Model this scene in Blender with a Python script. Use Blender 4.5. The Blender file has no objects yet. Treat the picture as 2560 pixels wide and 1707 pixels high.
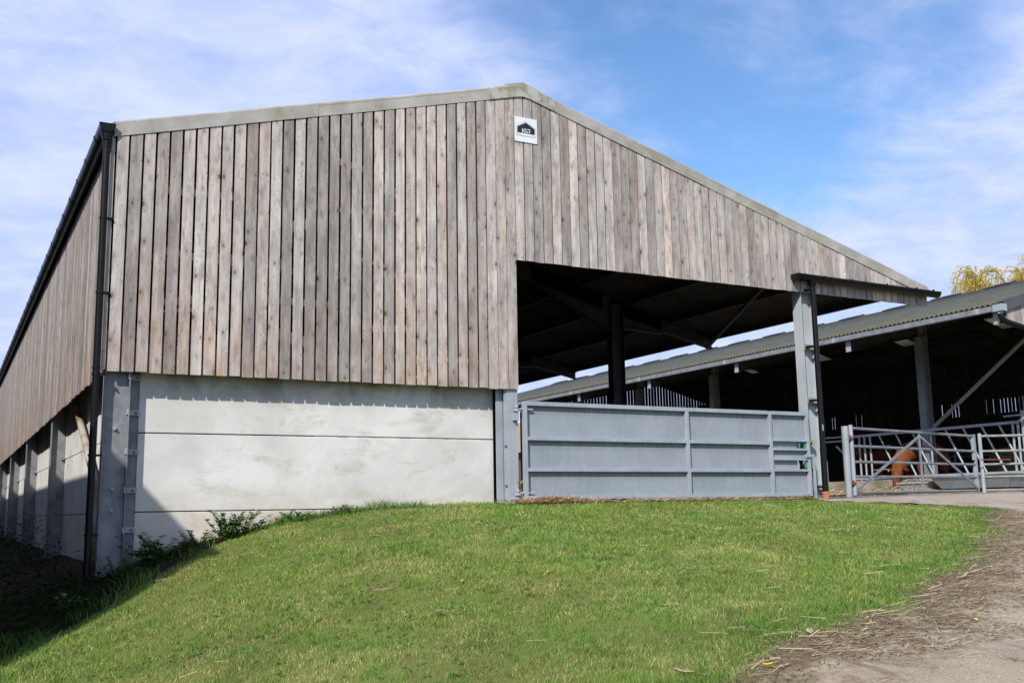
import bpy, bmesh, math, random
import numpy as np
from mathutils import Vector, Matrix
random.seed(7); rng = np.random.default_rng(7)
scene = bpy.context.scene
COL = scene.collection

# ------------------------------------------------------------------ camera
CAM = Vector((-1.5945, -12.7604, -0.0301)); YAW, PITCH, ROLL, FPX = 0.5021, 0.1606, -0.0171, 2587.0
cam_d = bpy.data.cameras.new("camera"); cam = bpy.data.objects.new("camera", cam_d); COL.objects.link(cam)
fw = Vector((math.sin(YAW) * math.cos(PITCH), math.cos(YAW) * math.cos(PITCH), math.sin(PITCH)))
rt = Vector((math.cos(YAW), -math.sin(YAW), 0)); up = rt.cross(fw)
r2 = math.cos(ROLL) * rt + math.sin(ROLL) * up; u2 = -math.sin(ROLL) * rt + math.cos(ROLL) * up
cam.matrix_world = Matrix(((r2.x, u2.x, -fw.x, CAM.x), (r2.y, u2.y, -fw.y, CAM.y), (r2.z, u2.z, -fw.z, CAM.z), (0, 0, 0, 1)))
cam_d.sensor_width = 36.0; cam_d.lens = FPX / 2560 * 36.0; cam_d.clip_start = 0.1; cam_d.clip_end = 5000
scene.camera = cam

# ------------------------------------------------------------------ sun, sky, exposure
SUN_T = Vector((1.15, 1.0, -1.2)).normalized()          # the way the sunlight travels
sd = bpy.data.lights.new("sun", 'SUN'); sd.energy = 4.6; sd.angle = math.radians(0.55); sd.color = (1.0, 0.95, 0.87)
so = bpy.data.objects.new("sun", sd); COL.objects.link(so)
so.rotation_euler = SUN_T.to_track_quat('-Z', 'Y').to_euler(); so.location = (-30, -30, 30)
elev = math.asin(-SUN_T.z); azim = math.atan2(-SUN_T.x, -SUN_T.y)
world = bpy.data.worlds.new("World"); scene.world = world; world.use_nodes = True
nt = world.node_tree; nt.nodes.clear()
def wn(t, **k):
    n = nt.nodes.new(t)
    for a, b in k.items(): setattr(n, a, b)
    return n
wl = nt.links.new
out = wn('ShaderNodeOutputWorld'); bg = wn('ShaderNodeBackground'); bg.inputs[1].default_value = 1.0
sky = wn('ShaderNodeTexSky'); sky.sky_type = 'NISHITA'; sky.sun_disc = False
sky.sun_elevation = elev; sky.sun_rotation = azim
sky.air_density = 1.0; sky.dust_density = 0.3; sky.ozone_density = 5.0
SKY_K = 0.15
hs_ = wn('ShaderNodeHueSaturation'); hs_.inputs['Saturation'].default_value = 1.06; wl(sky.outputs[0], hs_.inputs['Color'])
sk = wn('ShaderNodeVectorMath', operation='SCALE'); sk.inputs[3].default_value = SKY_K; wl(hs_.outputs[0], sk.inputs[0])
tc = wn('ShaderNodeTexCoord')
sep = wn('ShaderNodeSeparateXYZ'); wl(tc.outputs['Generated'], sep.inputs[0])
def wm(op, a, b=None, c=None):
    n = wn('ShaderNodeMath', operation=op)
    for i, v in enumerate((a, b, c)):
        if v is None: continue
        if isinstance(v, (int, float)): n.inputs[i].default_value = v
        else: wl(v, n.inputs[i])
    return n.outputs[0]
zz = wm('ADD', wm('MAXIMUM', sep.outputs[2], 0.0), 0.16)
cx_ = wm('DIVIDE', sep.outputs[0], zz); cy_ = wm('DIVIDE', sep.outputs[1], zz)
cmb = wn('ShaderNodeCombineXYZ'); wl(cx_, cmb.inputs[0]); wl(cy_, cmb.inputs[1])
mp = wn('ShaderNodeMapping'); mp.inputs['Rotation'].default_value = (0, 0, math.radians(35)); mp.inputs['Scale'].default_value = (1.0, 1.25, 1.0)
wl(cmb.outputs[0], mp.inputs[0])
def wnoise(sc, det, rough, dist=0.0):
    n = wn('ShaderNodeTexNoise'); n.inputs['Scale'].default_value = sc; n.inputs['Detail'].default_value = det
    n.inputs['Roughness'].default_value = rough; n.inputs['Distortion'].default_value = dist
    wl(mp.outputs[0], n.inputs['Vector']); return n.outputs['Fac']
n1 = wnoise(0.95, 10, 0.60, 0.15); n2 = wnoise(4.2, 12, 0.62, 0.35)
def ddot(v):
    n = wn('ShaderNodeVectorMath', operation='DOT_PRODUCT'); wl(tc.outputs['Generated'], n.inputs[0]); n.inputs[1].default_value = v
    return n.outputs['Value']
def dirpx(x, y):
    return (fw + (x - 1280) / FPX * r2 - (y - 853.5) / FPX * u2).normalized()
def mr(v, a, b, c=0.0, d=1.0):
    n = wn('ShaderNodeMapRange', interpolation_type='SMOOTHSTEP'); wl(v, n.inputs[0])
    for i, k in enumerate((a, b, c, d)): n.inputs[i + 1].default_value = k
    return n.outputs[0]
def blob(x, y, a, b, lo=0.0, hi=1.0): return mr(ddot(tuple(dirpx(x, y))), math.cos(math.radians(a)), math.cos(math.radians(b)), lo, hi)
dens = wm('ADD', wm('MULTIPLY', n1, 0.85), wm('MULTIPLY', n2, 0.60))
for (bx, by, ba, bb, amt) in ((1900, 0, 15, 2, -0.26), (1500, 150, 10, 1, -0.12), (1980, 330, 6, 1, -0.10), (2450, 330, 11, 2, 0.10), (250, 350, 26, 4, 0.19), (1500, 380, 6, 1, 0.06)):
    dens = wm('ADD', dens, blob(bx, by, ba, bb, 0.0, amt))
dens = wm('ADD', dens, mr(sep.outputs[2], 0.02, 0.34, 0.20, 0.0))
cf = mr(dens, 0.36, 0.90, 0.0, 0.95)
cn = mr(n2, 0.3, 0.75)
cc = wn('ShaderNodeMix', data_type='RGBA'); wl(cn, cc.inputs[0])
cc.inputs[6].default_value = (0.43, 0.52, 0.84, 1); cc.inputs[7].default_value = (0.60, 0.66, 0.86, 1)
mx = wn('ShaderNodeMix', data_type='RGBA'); wl(cf, mx.inputs[0]); wl(sk.outputs[0], mx.inputs[6]); wl(cc.outputs[2], mx.inputs[7])
wl(mx.outputs[2], bg.inputs[0]); wl(bg.outputs[0], out.inputs[0])
scene.view_settings.view_transform = 'Standard'; scene.view_settings.look = 'None'
scene.view_settings.exposure = 0.35; scene.view_settings.gamma = 1.0; scene.view_settings.use_curve_mapping = False
scene.cycles.max_bounces = 6; scene.cycles.diffuse_bounces = 3; scene.cycles.transparent_max_bounces = 8
scene.cycles.use_denoising = True

# ------------------------------------------------------------------ helpers
class MB:
    def __init__(s): s.v = []; s.f = []; s.uv = []; s.rn = []
    def add(s, vs, fs, uvs=None, rnd=(0.5, 0.5, 0.5)):
        b = len(s.v); s.v += [tuple(p) for p in vs]; s.f += [tuple(b + i for i in f) for f in fs]
        s.uv += list(uvs) if uvs is not None else [(0.0, 0.0, 0.0)] * len(vs); s.rn += [rnd] * len(vs)
    def hexa(s, p, uvs=None, rnd=(0.5, 0.5, 0.5)):   # p: bottom 4 ccw then top 4
        s.add(p, [(3, 2, 1, 0), (4, 5, 6, 7), (0, 1, 5, 4), (1, 2, 6, 5), (2, 3, 7, 6), (3, 0, 4, 7)], uvs, rnd)
    def box(s, x0, x1, y0, y1, z0, z1):
        s.hexa([(x0, y0, z0), (x1, y0, z0), (x1, y1, z0), (x0, y1, z0), (x0, y0, z1), (x1, y0, z1), (x1, y1, z1), (x0, y1, z1)])
    def beam(s, a, b, w, h, upv=(0, 0, 1)):
        a = Vector(a); b = Vector(b); d = (b - a).normalized(); u = Vector(upv)
        if abs(d.dot(u)) > 0.98: u = Vector((0, 1, 0))
        sd_ = d.cross(u).normalized() * w / 2; uu = sd_.cross(d).normalized() * h / 2
        q = []
        for c in (a, b): q += [c - sd_ - uu, c + sd_ - uu, c + sd_ + uu, c - sd_ + uu]
        s.add(q, [(0, 1, 2, 3), (7, 6, 5, 4), (0, 4, 5, 1), (1, 5, 6, 2), (2, 6, 7, 3), (3, 7, 4, 0)])
    def tube(s, path, r, n=12, cap=True):
        path = [Vector(p) for p in path]; rr = r if isinstance(r, (list, tuple)) else [r] * len(path)
        b = len(s.v); vs = []; fs = []; last = None
        for i, p in enumerate(path):
            d = (path[min(i + 1, len(path) - 1)] - path[max(i - 1, 0)]).normalized()
            if last is None: last = d.orthogonal().normalized()
            x = (last - d * last.dot(d)).normalized(); last = x; y = d.cross(x)
            vs += [p + rr[i] * (math.cos(2 * math.pi * k / n) * x + math.sin(2 * math.pi * k / n) * y) for k in range(n)]
        for i in range(len(path) - 1):
            for k in range(n):
                fs.append((i * n + k, i * n + (k + 1) % n, (i + 1) * n + (k + 1) % n, (i + 1) * n + k))
        if cap: fs += [tuple(range(n))[::-1], tuple((len(path) - 1) * n + k for k in range(n))]
        s.add(vs, fs)
    def build(s, name, m, parent=None, loc=None, smooth=False, label=None, mods=()):
        me = bpy.data.meshes.new(name)
        L = Vector(parent['_w']) if parent is not None else Vector(loc if loc is not None else (0, 0, 0))
        me.from_pydata([tuple(Vector(p) - L) for p in s.v], [], s.f); me.update()
        a = me.attributes.new('buv', 'FLOAT_VECTOR', 'POINT'); a.data.foreach_set('vector', np.array(s.uv, dtype=np.float32).ravel())
        a = me.attributes.new('brn', 'FLOAT_VECTOR', 'POINT'); a.data.foreach_set('vector', np.array(s.rn, dtype=np.float32).ravel())
        if m: me.materials.append(m)
        if smooth:
            me.polygons.foreach_set('use_smooth', [True] * len(me.polygons))
            if smooth == 'auto':
                try: me.set_sharp_from_angle(angle=math.radians(35))
                except Exception: pass
        o = bpy.data.objects.new(name, me); COL.objects.link(o)
        o['_w'] = tuple(L)
        if parent is not None: o.parent = parent
        else: o.location = L
        if label: o['label'] = label
        return o
def empty(name, loc):
    o = bpy.data.objects.new(name, None); COL.objects.link(o); o.location = loc; o.empty_display_size = 0.2; o['_w'] = tuple(loc); return o
def tag(o, label, cat, group=None, kind=None):
    if label: o['label'] = label
    if cat: o['category'] = cat
    if group: o['group'] = group
    if kind: o['kind'] = kind
    return o
def copy_tree(o, parent=None):
    c = o.copy(); COL.objects.link(c)
    if parent is not None: c.parent = parent
    for ch in [x for x in bpy.data.objects if x.parent == o]: copy_tree(ch, c)
    return c

# ------------------------------------------------------------------ materials
def mat(name, rough=0.8, spec=0.3):
    m = bpy.data.materials.new(name); m.use_nodes = True; t = m.node_tree; b = t.nodes['Principled BSDF']
    b.inputs['Roughness'].default_value = rough; b.inputs['Specular IOR Level'].default_value = spec
    return m, t, b
class N:
    def __init__(s, t): s.t = t
    def n(s, ty, **k):
        n = s.t.nodes.new(ty)
        for a, b in k.items(): setattr(n, a, b)
        return n
    def l(s, a, b): s.t.links.new(a, b)
    def val(s, sock, v):
        if isinstance(v, (int, float, tuple)): sock.default_value = v
        else: s.l(v, sock)
    def m(s, op, a, b=None, c=None):
        n = s.n('ShaderNodeMath', operation=op)
        for i, v in enumerate((a, b, c)):
            if v is not None: s.val(n.inputs[i], v)
        return n.outputs[0]
    def noise(s, vec, sc, det=4, rough=0.5, dist=0.0):
        n = s.n('ShaderNodeTexNoise'); s.l(vec, n.inputs['Vector']); n.inputs['Scale'].default_value = sc
        n.inputs['Detail'].default_value = det; n.inputs['Roughness'].default_value = rough; n.inputs['Distortion'].default_value = dist
        return n.outputs['Fac']
    def scale(s, vec, sc, off=(0, 0, 0)):
        n = s.n('ShaderNodeMapping'); s.l(vec, n.inputs[0]); n.inputs['Scale'].default_value = sc; n.inputs['Location'].default_value = off
        return n.outputs[0]
    def mr(s, v, a, b, c=0.0, d=1.0):
        n = s.n('ShaderNodeMapRange'); s.l(v, n.inputs[0])
        for i, k in enumerate((a, b, c, d)): n.inputs[i + 1].default_value = k
        return n.outputs[0]
    def mix(s, f, a, b, mode='MIX'):
        n = s.n('ShaderNodeMix', data_type='RGBA', blend_type=mode); s.val(n.inputs[0], f)
        for i, v in ((6, a), (7, b)):
            if isinstance(v, tuple): n.inputs[i].default_value = (*v, 1) if len(v) == 3 else v
            else: s.l(v, n.inputs[i])
        return n.outputs[2]
    def pos(s): return s.n('ShaderNodeNewGeometry').outputs['Position']
    def bump(s, h, st, dist, b):
        n = s.n('ShaderNodeBump'); n.inputs['Strength'].default_value = st; n.inputs['Distance'].default_value = dist
        s.l(h, n.inputs['Height']); s.l(n.outputs[0], b.inputs['Normal'])

def wood_mat(name, bright=1.0, tan=1.0):
    m, t, b = mat(name, 0.85, 0.15); g = N(t)
    uv = g.n('ShaderNodeAttribute', attribute_name='buv').outputs['Vector']; rn = g.n('ShaderNodeAttribute', attribute_name='brn').outputs['Vector']
    su = g.n('ShaderNodeSeparateXYZ'); g.l(uv, su.inputs[0]); sr = g.n('ShaderNodeSeparateXYZ'); g.l(rn, sr.inputs[0])
    r1, r2_, r3 = sr.outputs
    cb = g.n('ShaderNodeCombineXYZ'); g.l(su.outputs[0], cb.inputs[0]); g.l(su.outputs[1], cb.inputs[1]); g.l(g.m('MULTIPLY', r1, 61.0), cb.inputs[2]); v = cb.outputs[0]
    # knots pull the grain aside
    vor = g.n('ShaderNodeTexVoronoi', feature='F1'); g.l(g.scale(v, (8.0, 4.6, 1.0)), vor.inputs['Vector']); vor.inputs['Scale'].default_value = 1.0
    kw = g.noise(g.scale(v, (60, 40, 1.0)), 1.0, 2, 0.5)
    ks = g.n('ShaderNodeSeparateColor'); g.l(vor.outputs['Color'], ks.inputs[0])
    # every knot has its own size; many cells have hardly any
    kd = g.m('ADD', g.m('MULTIPLY', vor.outputs['Distance'], g.mr(ks.outputs[0], 0.0, 1.0, 0.7, 2.1)), g.mr(kw, 0.3, 0.7, -0.02, 0.02))
    halo = g.mr(kd, 0.10, 0.42, 1.0, 0.0)
    warp = g.m('MULTIPLY', halo, 0.03)
    ad = g.n('ShaderNodeCombineXYZ'); g.l(warp, ad.inputs[0])
    vv = g.n('ShaderNodeVectorMath', operation='ADD'); g.l(v, vv.inputs[0]); g.l(ad.outputs[0], vv.inputs[1]); gv = vv.outputs[0]
    grain = g.noise(g.scale(gv, (95, 2.2, 1.0)), 1.0, 5, 0.6, 0.2)
    grain2 = g.noise(g.scale(gv, (30, 0.7, 1.0)), 1.0, 3, 0.5, 0.6)
    broad = g.noise(g.scale(v, (9, 1.1, 1.0)), 1.0, 4, 0.6, 0.4)
    pinks = g.noise(g.scale(v, (5, 0.45, 1.0), (7, 3, 2)), 1.0, 3, 0.55)
    grey = g.mix(g.mr(broad, 0.32, 0.68), (0.24, 0.225, 0.215), (0.44, 0.41, 0.385))
    tanc = g.mix(g.mr(broad, 0.3, 0.7), (0.29, 0.23, 0.185), (0.49, 0.42, 0.365))
    tf = g.m('MULTIPLY', g.m('ADD', g.m('MULTIPLY', r2_, 0.72), g.mr(pinks, 0.35, 0.7, -0.75, 0.55)), tan)
    tf = g.mr(tf, 0.0, 1.0)
    col = g.mix(tf, grey, tanc)
    col = g.mix(g.mr(grain, 0.38, 0.62, 0.26, 0.0), col, (0.12, 0.10, 0.085))
    col = g.mix(g.mr(grain2, 0.52, 0.75, 0.0, 0.30), col, (0.50, 0.46, 0.42))
    # weather stain clouds with their own shape
    st = g.noise(g.scale(v, (14, 3.2, 1.0), (3, 9, 4)), 1.0, 5, 0.65, 0.8)
    col = g.mix(g.mr(st, 0.54, 0.70, 0.0, 0.68), col, (0.115, 0.10, 0.09))
    pf = g.noise(g.scale(v, (34, 12, 1.0), (5, 5, 5)), 1.0, 4, 0.7, 0.8)
    col = g.mix(g.mr(pf, 0.58, 0.72, 0.0, 0.55), col, (0.58, 0.54, 0.50))
    # small second set of pin knots
    v2 = g.n('ShaderNodeTexVoronoi', feature='F1'); g.l(g.scale(v, (15, 8.5, 1.7), (3, 3, 3)), v2.inputs['Vector']); v2.inputs['Scale'].default_value = 1.0
    col = g.mix(g.mr(v2.outputs['Distance'], 0.07, 0.16, 0.75, 0.0), col, (0.10, 0.08, 0.065))
    # saw marks on a few boards
    saw = g.n('ShaderNodeTexWave', wave_type='BANDS', bands_direction='Y'); g.l(g.scale(v, (2.5, 1.0, 1.0)), saw.inputs['Vector']); saw.inputs['Scale'].default_value = 26.0; saw.inputs['Distortion'].default_value = 1.2
    col = g.mix(g.m('MULTIPLY', g.m('MULTIPLY', g.mr(saw.outputs['Fac'], 0.5, 0.9), g.mr(r3, 0.86, 0.9)), 0.22), col, (0.55, 0.5, 0.44))
    # knots: halo, ring, core
    col = g.mix(g.mr(kd, 0.16, 0.50, 0.50, 0.0), col, (0.17, 0.14, 0.12))
    col = g.mix(g.mr(kd, 0.085, 0.15, 0.85, 0.0), col, (0.062, 0.048, 0.038))
    pz = g.n('ShaderNodeSeparateXYZ'); g.l(g.pos(), pz.inputs[0])
    rb = g.noise(g.scale(v, (7, 2.4, 1.0), (11, 2, 6)), 1.0, 4, 0.6, 0.5)
    col = g.mix(g.m('MULTIPLY', g.m('MULTIPLY', g.mr(pz.outputs[2], 2.9, 1.65, 0.0, 1.0), g.mr(rb, 0.40, 0.62)), 0.55), col, (0.27, 0.165, 0.10))
    lg = g.noise(g.scale(v, (3, 1.3, 1.0), (1, 12, 6)), 1.0, 5, 0.62, 0.6)
    col = g.mix(g.mr(lg, 0.46, 0.68, 0.0, 0.42), col, (0.155, 0.135, 0.125))
    # overall board-to-board lightness
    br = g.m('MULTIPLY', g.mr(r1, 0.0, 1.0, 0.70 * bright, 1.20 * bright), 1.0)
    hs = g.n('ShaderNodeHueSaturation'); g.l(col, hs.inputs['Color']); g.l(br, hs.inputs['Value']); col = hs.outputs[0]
    # nail heads in pairs, rusty
    g.l(col, b.inputs['Base Color'])
    g.bump(g.m('ADD', grain, g.m('MULTIPLY', kd, 0.8)), 0.35, 0.004, b)
    return m
M = {}
M['wood'] = wood_mat('weathered_larch', 1.15); M['wood_side'] = wood_mat('weathered_larch_side', 0.9, 1.15); M['timber'] = wood_mat('rail_timber', 0.26, 0.6)  # rail timber is darkened so the interior shade sits in its colour

def simple(name, c1, c2, sc, rough=0.8, spec=0.3, lo=0.35, hi=0.65, det=5, stretch=(1, 1, 1), bump=0, metal=0.0, extra=None):
    m, t, b = mat(name, rough, spec); g = N(t); p = g.pos()
    f = g.noise(g.scale(p, stretch), sc, det, 0.6, 0.2)
    col = g.mix(g.mr(f, lo, hi), c1, c2)
    if extra: col = extra(g, p, col)
    g.l(col, b.inputs['Base Color']); b.inputs['Metallic'].default_value = metal
    if bump: g.bump(g.noise(p, sc * 3, 4, 0.6), bump, 0.01, b)
    return m
def conc_extra(g, p, col):
    fine = g.noise(p, 34, 5, 0.7)
    col = g.mix(g.mr(fine, 0.60, 0.78, 0.0, 0.35), col, (0.30, 0.28, 0.25))
    sm = g.noise(g.scale(p, (1.0, 1.0, 2.4), (4, 0, 2)), 1.6, 8, 0.70, 0.45)
    col = g.mix(g.mr(sm, 0.52, 0.66, 0.0, 0.62), col, (0.37, 0.345, 0.295))
    tr = g.noise(g.scale(p, (1, 1, 0.45), (1, 5, 3)), 2.2, 6, 0.7, 2.5)
    col = g.mix(g.mr(tr, 0.66, 0.72, 0.0, 0.40), col, (0.72, 0.71, 0.68))
    # soil splash and algae on the lowest part of the panels
    s = g.n('ShaderNodeSeparateXYZ'); g.l(p, s.inputs[0])
    spl = g.m('MULTIPLY', g.mr(s.outputs[2], 0.42, -0.25, 0.0, 1.0), g.mr(g.noise(p, 5, 6, 0.7), 0.35, 0.65, 0.25, 1.0))
    col = g.mix(g.m('MULTIPLY', spl, 0.75), col, (0.46, 0.38, 0.26))
    scr = g.n('ShaderNodeTexVoronoi', feature='DISTANCE_TO_EDGE'); g.l(g.scale(p, (9, 9, 6)), scr.inputs['Vector']); scr.inputs['Scale'].default_value = 1.0
    sf = g.m('MULTIPLY', g.mr(scr.outputs['Distance'], 0.0, 0.02, 1.0, 0.0), g.mr(g.noise(g.scale(p, (1, 1, 1), (2, 2, 8)), 3.1, 5, 0.7), 0.56, 0.66))
    col = g.mix(g.m('MULTIPLY', sf, 0.65), col, (0.20, 0.17, 0.13))
    top = g.m('MULTIPLY', g.mr(s.outputs[2], 1.25, 1.66, 0.0, 1.0), g.mr(g.noise(g.scale(p, (1, 1, 0.6)), 2.4, 5, 0.65, 0.6), 0.4, 0.62))
    return g.mix(g.m('MULTIPLY', top, 0.85), col, (0.20, 0.195, 0.145))
M['concrete'] = simple('precast_concrete', (0.48, 0.475, 0.45), (0.60, 0.595, 0.575), 1.3, 0.9, 0.2, extra=conc_extra, bump=0.12)
def galv_extra(g, p, col):
    st = g.noise(g.scale(p, (34, 34, 1.1)), 1.0, 4, 0.6)
    col = g.mix(g.mr(st, 0.42, 0.68, 0.0, 0.40), col, (0.38, 0.42, 0.45))
    sp = g.noise(p, 22, 4, 0.7)
    col = g.mix(g.mr(sp, 0.62, 0.75, 0.0, 0.30), col, (0.17, 0.175, 0.19))
    return col
M['galv'] = simple('galvanised_steel', (0.235, 0.27, 0.295), (0.31, 0.345, 0.375), 2.3, 0.5, 0.4, extra=galv_extra, metal=0.12)
M['galv_light'] = simple('galvanised_steel_pale', (0.31, 0.34, 0.36), (0.39, 0.42, 0.44), 2.0, 0.55, 0.35, extra=galv_extra, metal=0.05)
M['galv_dark'] = simple('galvanised_steel_aged', (0.14, 0.152, 0.162), (0.225, 0.24, 0.25), 5, 0.55, 0.35, metal=0.12)
M['galv_green'] = simple('galvanised_steel_lichened', (0.17, 0.18, 0.155), (0.28, 0.285, 0.245), 7, 0.65, 0.3, metal=0.1)
def sheet_extra(g, p, col):
    st0 = g.noise(g.scale(p, (34, 34, 0.8)), 1.0, 4, 0.6)
    col = g.mix(g.mr(st0, 0.42, 0.70, 0.0, 0.20), col, (0.34, 0.38, 0.41))
    bl = g.noise(p, 3.2, 6, 0.65, 0.4); col = g.mix(g.mr(bl, 0.50, 0.68, 0.0, 0.35), col, (0.20, 0.215, 0.23))
    s = g.n('ShaderNodeSeparateXYZ'); g.l(p, s.inputs[0])
    st = g.noise(g.scale(p, (46, 1, 0.5)), 1.0, 4, 0.65)
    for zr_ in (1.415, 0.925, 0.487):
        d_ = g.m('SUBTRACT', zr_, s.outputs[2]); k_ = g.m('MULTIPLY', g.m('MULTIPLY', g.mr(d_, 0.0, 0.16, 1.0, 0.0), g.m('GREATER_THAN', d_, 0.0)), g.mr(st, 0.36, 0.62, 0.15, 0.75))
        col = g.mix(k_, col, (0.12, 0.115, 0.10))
    spk = g.noise(p, 48, 3, 0.6); col = g.mix(g.mr(spk, 0.70, 0.74, 0.0, 0.6), col, (0.62, 0.62, 0.58))
    spl = g.m('MULTIPLY', g.mr(s.outputs[2], 0.42, 0.1, 0.0, 1.0), g.mr(g.noise(p, 14, 6, 0.75), 0.48, 0.66)); return g.mix(g.m('MULTIPLY', spl, 0.5), col, (0.22, 0.19, 0.14))
M['gate_sheet'] = simple('gate_sheet_steel', (0.21, 0.245, 0.27), (0.265, 0.30, 0.33), 1.6, 0.6, 0.3, extra=sheet_extra, metal=0.05)
M['interior_shade_steel'] = simple('interior_shade_steel', (0.035, 0.036, 0.039), (0.055, 0.057, 0.06), 3, 0.7, 0.15)  # darker copy of the steel: interior shade put into the colour
M['plastic'] = simple('black_plastic', (0.0045, 0.0048, 0.0055), (0.007, 0.0073, 0.008), 6, 0.36, 0.2)
M['clay'] = simple('terracotta', (0.33, 0.12, 0.06), (0.40, 0.16, 0.085), 9, 0.8, 0.2)
def fc_extra(g, p, col):
    ln = g.noise(g.scale(p, (1.0, 1, 1), (3, 1, 1)), 1.15, 5, 0.7, 0.6)
    col = g.mix(g.mr(ln, 0.50, 0.66, 0.0, 0.7), col, (0.20, 0.19, 0.12))
    return g.mix(g.mr(g.noise(p, 26, 5, 0.75), 0.58, 0.72, 0.0, 0.45), col, (0.13, 0.12, 0.10))
M['fibre'] = simple('fibre_cement_trim', (0.27, 0.26, 0.235), (0.37, 0.36, 0.335), 2.2, 0.9, 0.15, extra=fc_extra)
M['fibre_ridge'] = simple('fibre_cement_lichened', (0.22, 0.215, 0.15), (0.36, 0.36, 0.33), 3.2, 0.9, 0.15, lo=0.42, hi=0.56,
                          extra=lambda g, p, c: g.mix(g.mr(g.noise(g.scale(p, (1, 1, 0.5)), 14, 5, 0.75), 0.56, 0.68, 0, 0.6), c, (0.15, 0.14, 0.09)))
M['roof_main'] = simple('roof_sheet_grey', (0.04, 0.035, 0.032), (0.06, 0.055, 0.05), 1.5, 0.95, 0.03)  # seen from inside only, so the interior shade is in this colour
M['shade_lining'] = simple('shade_dark_interior', (0.03, 0.025, 0.02), (0.055, 0.045, 0.035), 2.5, 0.95, 0.03)  # floors and lining coloured dark to carry the interior shade
def r2_extra(g, p, col):
    li = g.noise(g.scale(p, (1, 1, 1)), 0.8, 6, 0.7, 0.6)
    col = g.mix(g.mr(li, 0.52, 0.72, 0.0, 0.5), col, (0.12, 0.112, 0.075))
    s = g.n('ShaderNodeSeparateXYZ'); g.l(p, s.inputs[0])
    eav = g.m('MULTIPLY', g.mr(s.outputs[0], 22.6, 20.0, 0.0, 1.0), g.mr(g.noise(p, 2.5, 5, 0.7), 0.38, 0.6, 0.2, 1.0))
    col = g.mix(g.m('MULTIPLY', eav, 0.7), col, (0.125, 0.108, 0.065))
    return g.mix(g.mr(g.noise(p, 12, 3, 0.7), 0.66, 0.72, 0.0, 0.6), col, (0.42, 0.40, 0.33))
M['roof_far'] = simple('roof_sheet_mossy', (0.06, 0.067, 0.06), (0.088, 0.094, 0.087), 1.8, 0.95, 0.03, extra=r2_extra)
M['flash_dark'] = simple('dark_flashing', (0.055, 0.06, 0.065), (0.08, 0.085, 0.09), 2, 0.6, 0.3)
M['white'] = simple('sign_white', (0.60, 0.635, 0.68), (0.64, 0.67, 0.71), 4, 0.45, 0.4)
M['ink'] = simple('sign_black', (0.012, 0.013, 0.018), (0.016, 0.017, 0.022), 4, 0.5, 0.4)
M['ink_grey'] = simple('sign_grey_print', (0.22, 0.23, 0.26), (0.26, 0.27, 0.30), 4, 0.5, 0.3)
M['red'] = simple('red_oxide', (0.16, 0.035, 0.025), (0.22, 0.05, 0.035), 12, 0.6, 0.3)
M['green'] = simple('green_plastic', (0.03, 0.22, 0.09), (0.04, 0.27, 0.12), 12, 0.5, 0.3)
M['kerb'] = simple('stained_concrete', (0.16, 0.135, 0.10), (0.34, 0.30, 0.24), 1.8, 0.9, 0.15, bump=0.2,
                   extra=lambda g, p, c: g.mix(g.mr(g.noise(p, 9, 5, 0.7), 0.55, 0.7, 0, 0.55), c, (0.09, 0.08, 0.065)))
M['rust_white'] = simple('rusty_white_pipe', (0.16, 0.095, 0.05), (0.34, 0.31, 0.27), 1.6, 0.7, 0.2, lo=0.40, hi=0.56)
M['blue'] = simple('blue_paint', (0.03, 0.05, 0.14), (0.05, 0.07, 0.18), 6, 0.5, 0.3)
def yard_extra(g, p, col):
    ag = g.n('ShaderNodeTexVoronoi', feature='F1'); g.l(p, ag.inputs['Vector']); ag.inputs['Scale'].default_value = 130
    hs = g.n('ShaderNodeSeparateColor'); g.l(ag.outputs['Color'], hs.inputs[0])
    col = g.mix(g.mr(hs.outputs[0], 0.0, 0.35, 0.5, 0.0), col, (0.16, 0.13, 0.105))
    col = g.mix(g.mr(hs.outputs[1], 0.78, 1.0, 0.0, 0.55), col, (0.52, 0.47, 0.38))
    dk = g.noise(g.scale(p, (1, 1, 1), (3.1, 1.7, 0)), 1.5, 7, 0.68, 0.6)
    return g.mix(g.mr(dk, 0.55, 0.67, 0.0, 0.8), col, (0.115, 0.085, 0.055))
def road_material():
    m, t, b = mat('track_concrete', 0.92, 0.15); g = N(t); p = g.pos()
    f = g.noise(p, 1.6, 5, 0.6, 0.2)
    col = g.mix(g.mr(f, 0.35, 0.65), (0.225, 0.185, 0.135), (0.315, 0.265, 0.20)); col = yard_extra(g, p, col)
    # mud and rotted straw washed along the lawn edge
    e = g.n('ShaderNodeAttribute', attribute_name='edge').outputs['Fac']
    n_ = g.noise(g.scale(p, (1, 1, 1)), 2.3, 7, 0.7, 0.5)
    mk = g.mr(g.m('ADD', e, g.mr(n_, 0.3, 0.7, -0.60, 0.60)), 0.22, 0.70, 0.92, 0.0)
    mud = g.mix(g.mr(g.noise(p, 26, 6, 0.75), 0.35, 0.65), (0.06, 0.042, 0.025), (0.20, 0.15, 0.085))
    g.l(g.mix(mk, col, mud), b.inputs['Base Color'])
    g.bump(g.m('ADD', g.noise(p, 55, 5, 0.7), g.m('MULTIPLY', mk, g.noise(p, 30, 5, 0.7))), 0.6, 0.01, b)
    return m
M['road'] = road_material()
M['yard'] = simple('yard_concrete', (0.26, 0.22, 0.18), (0.325, 0.28, 0.235), 1.0, 0.92, 0.15, extra=yard_extra, bump=0.2)
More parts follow.
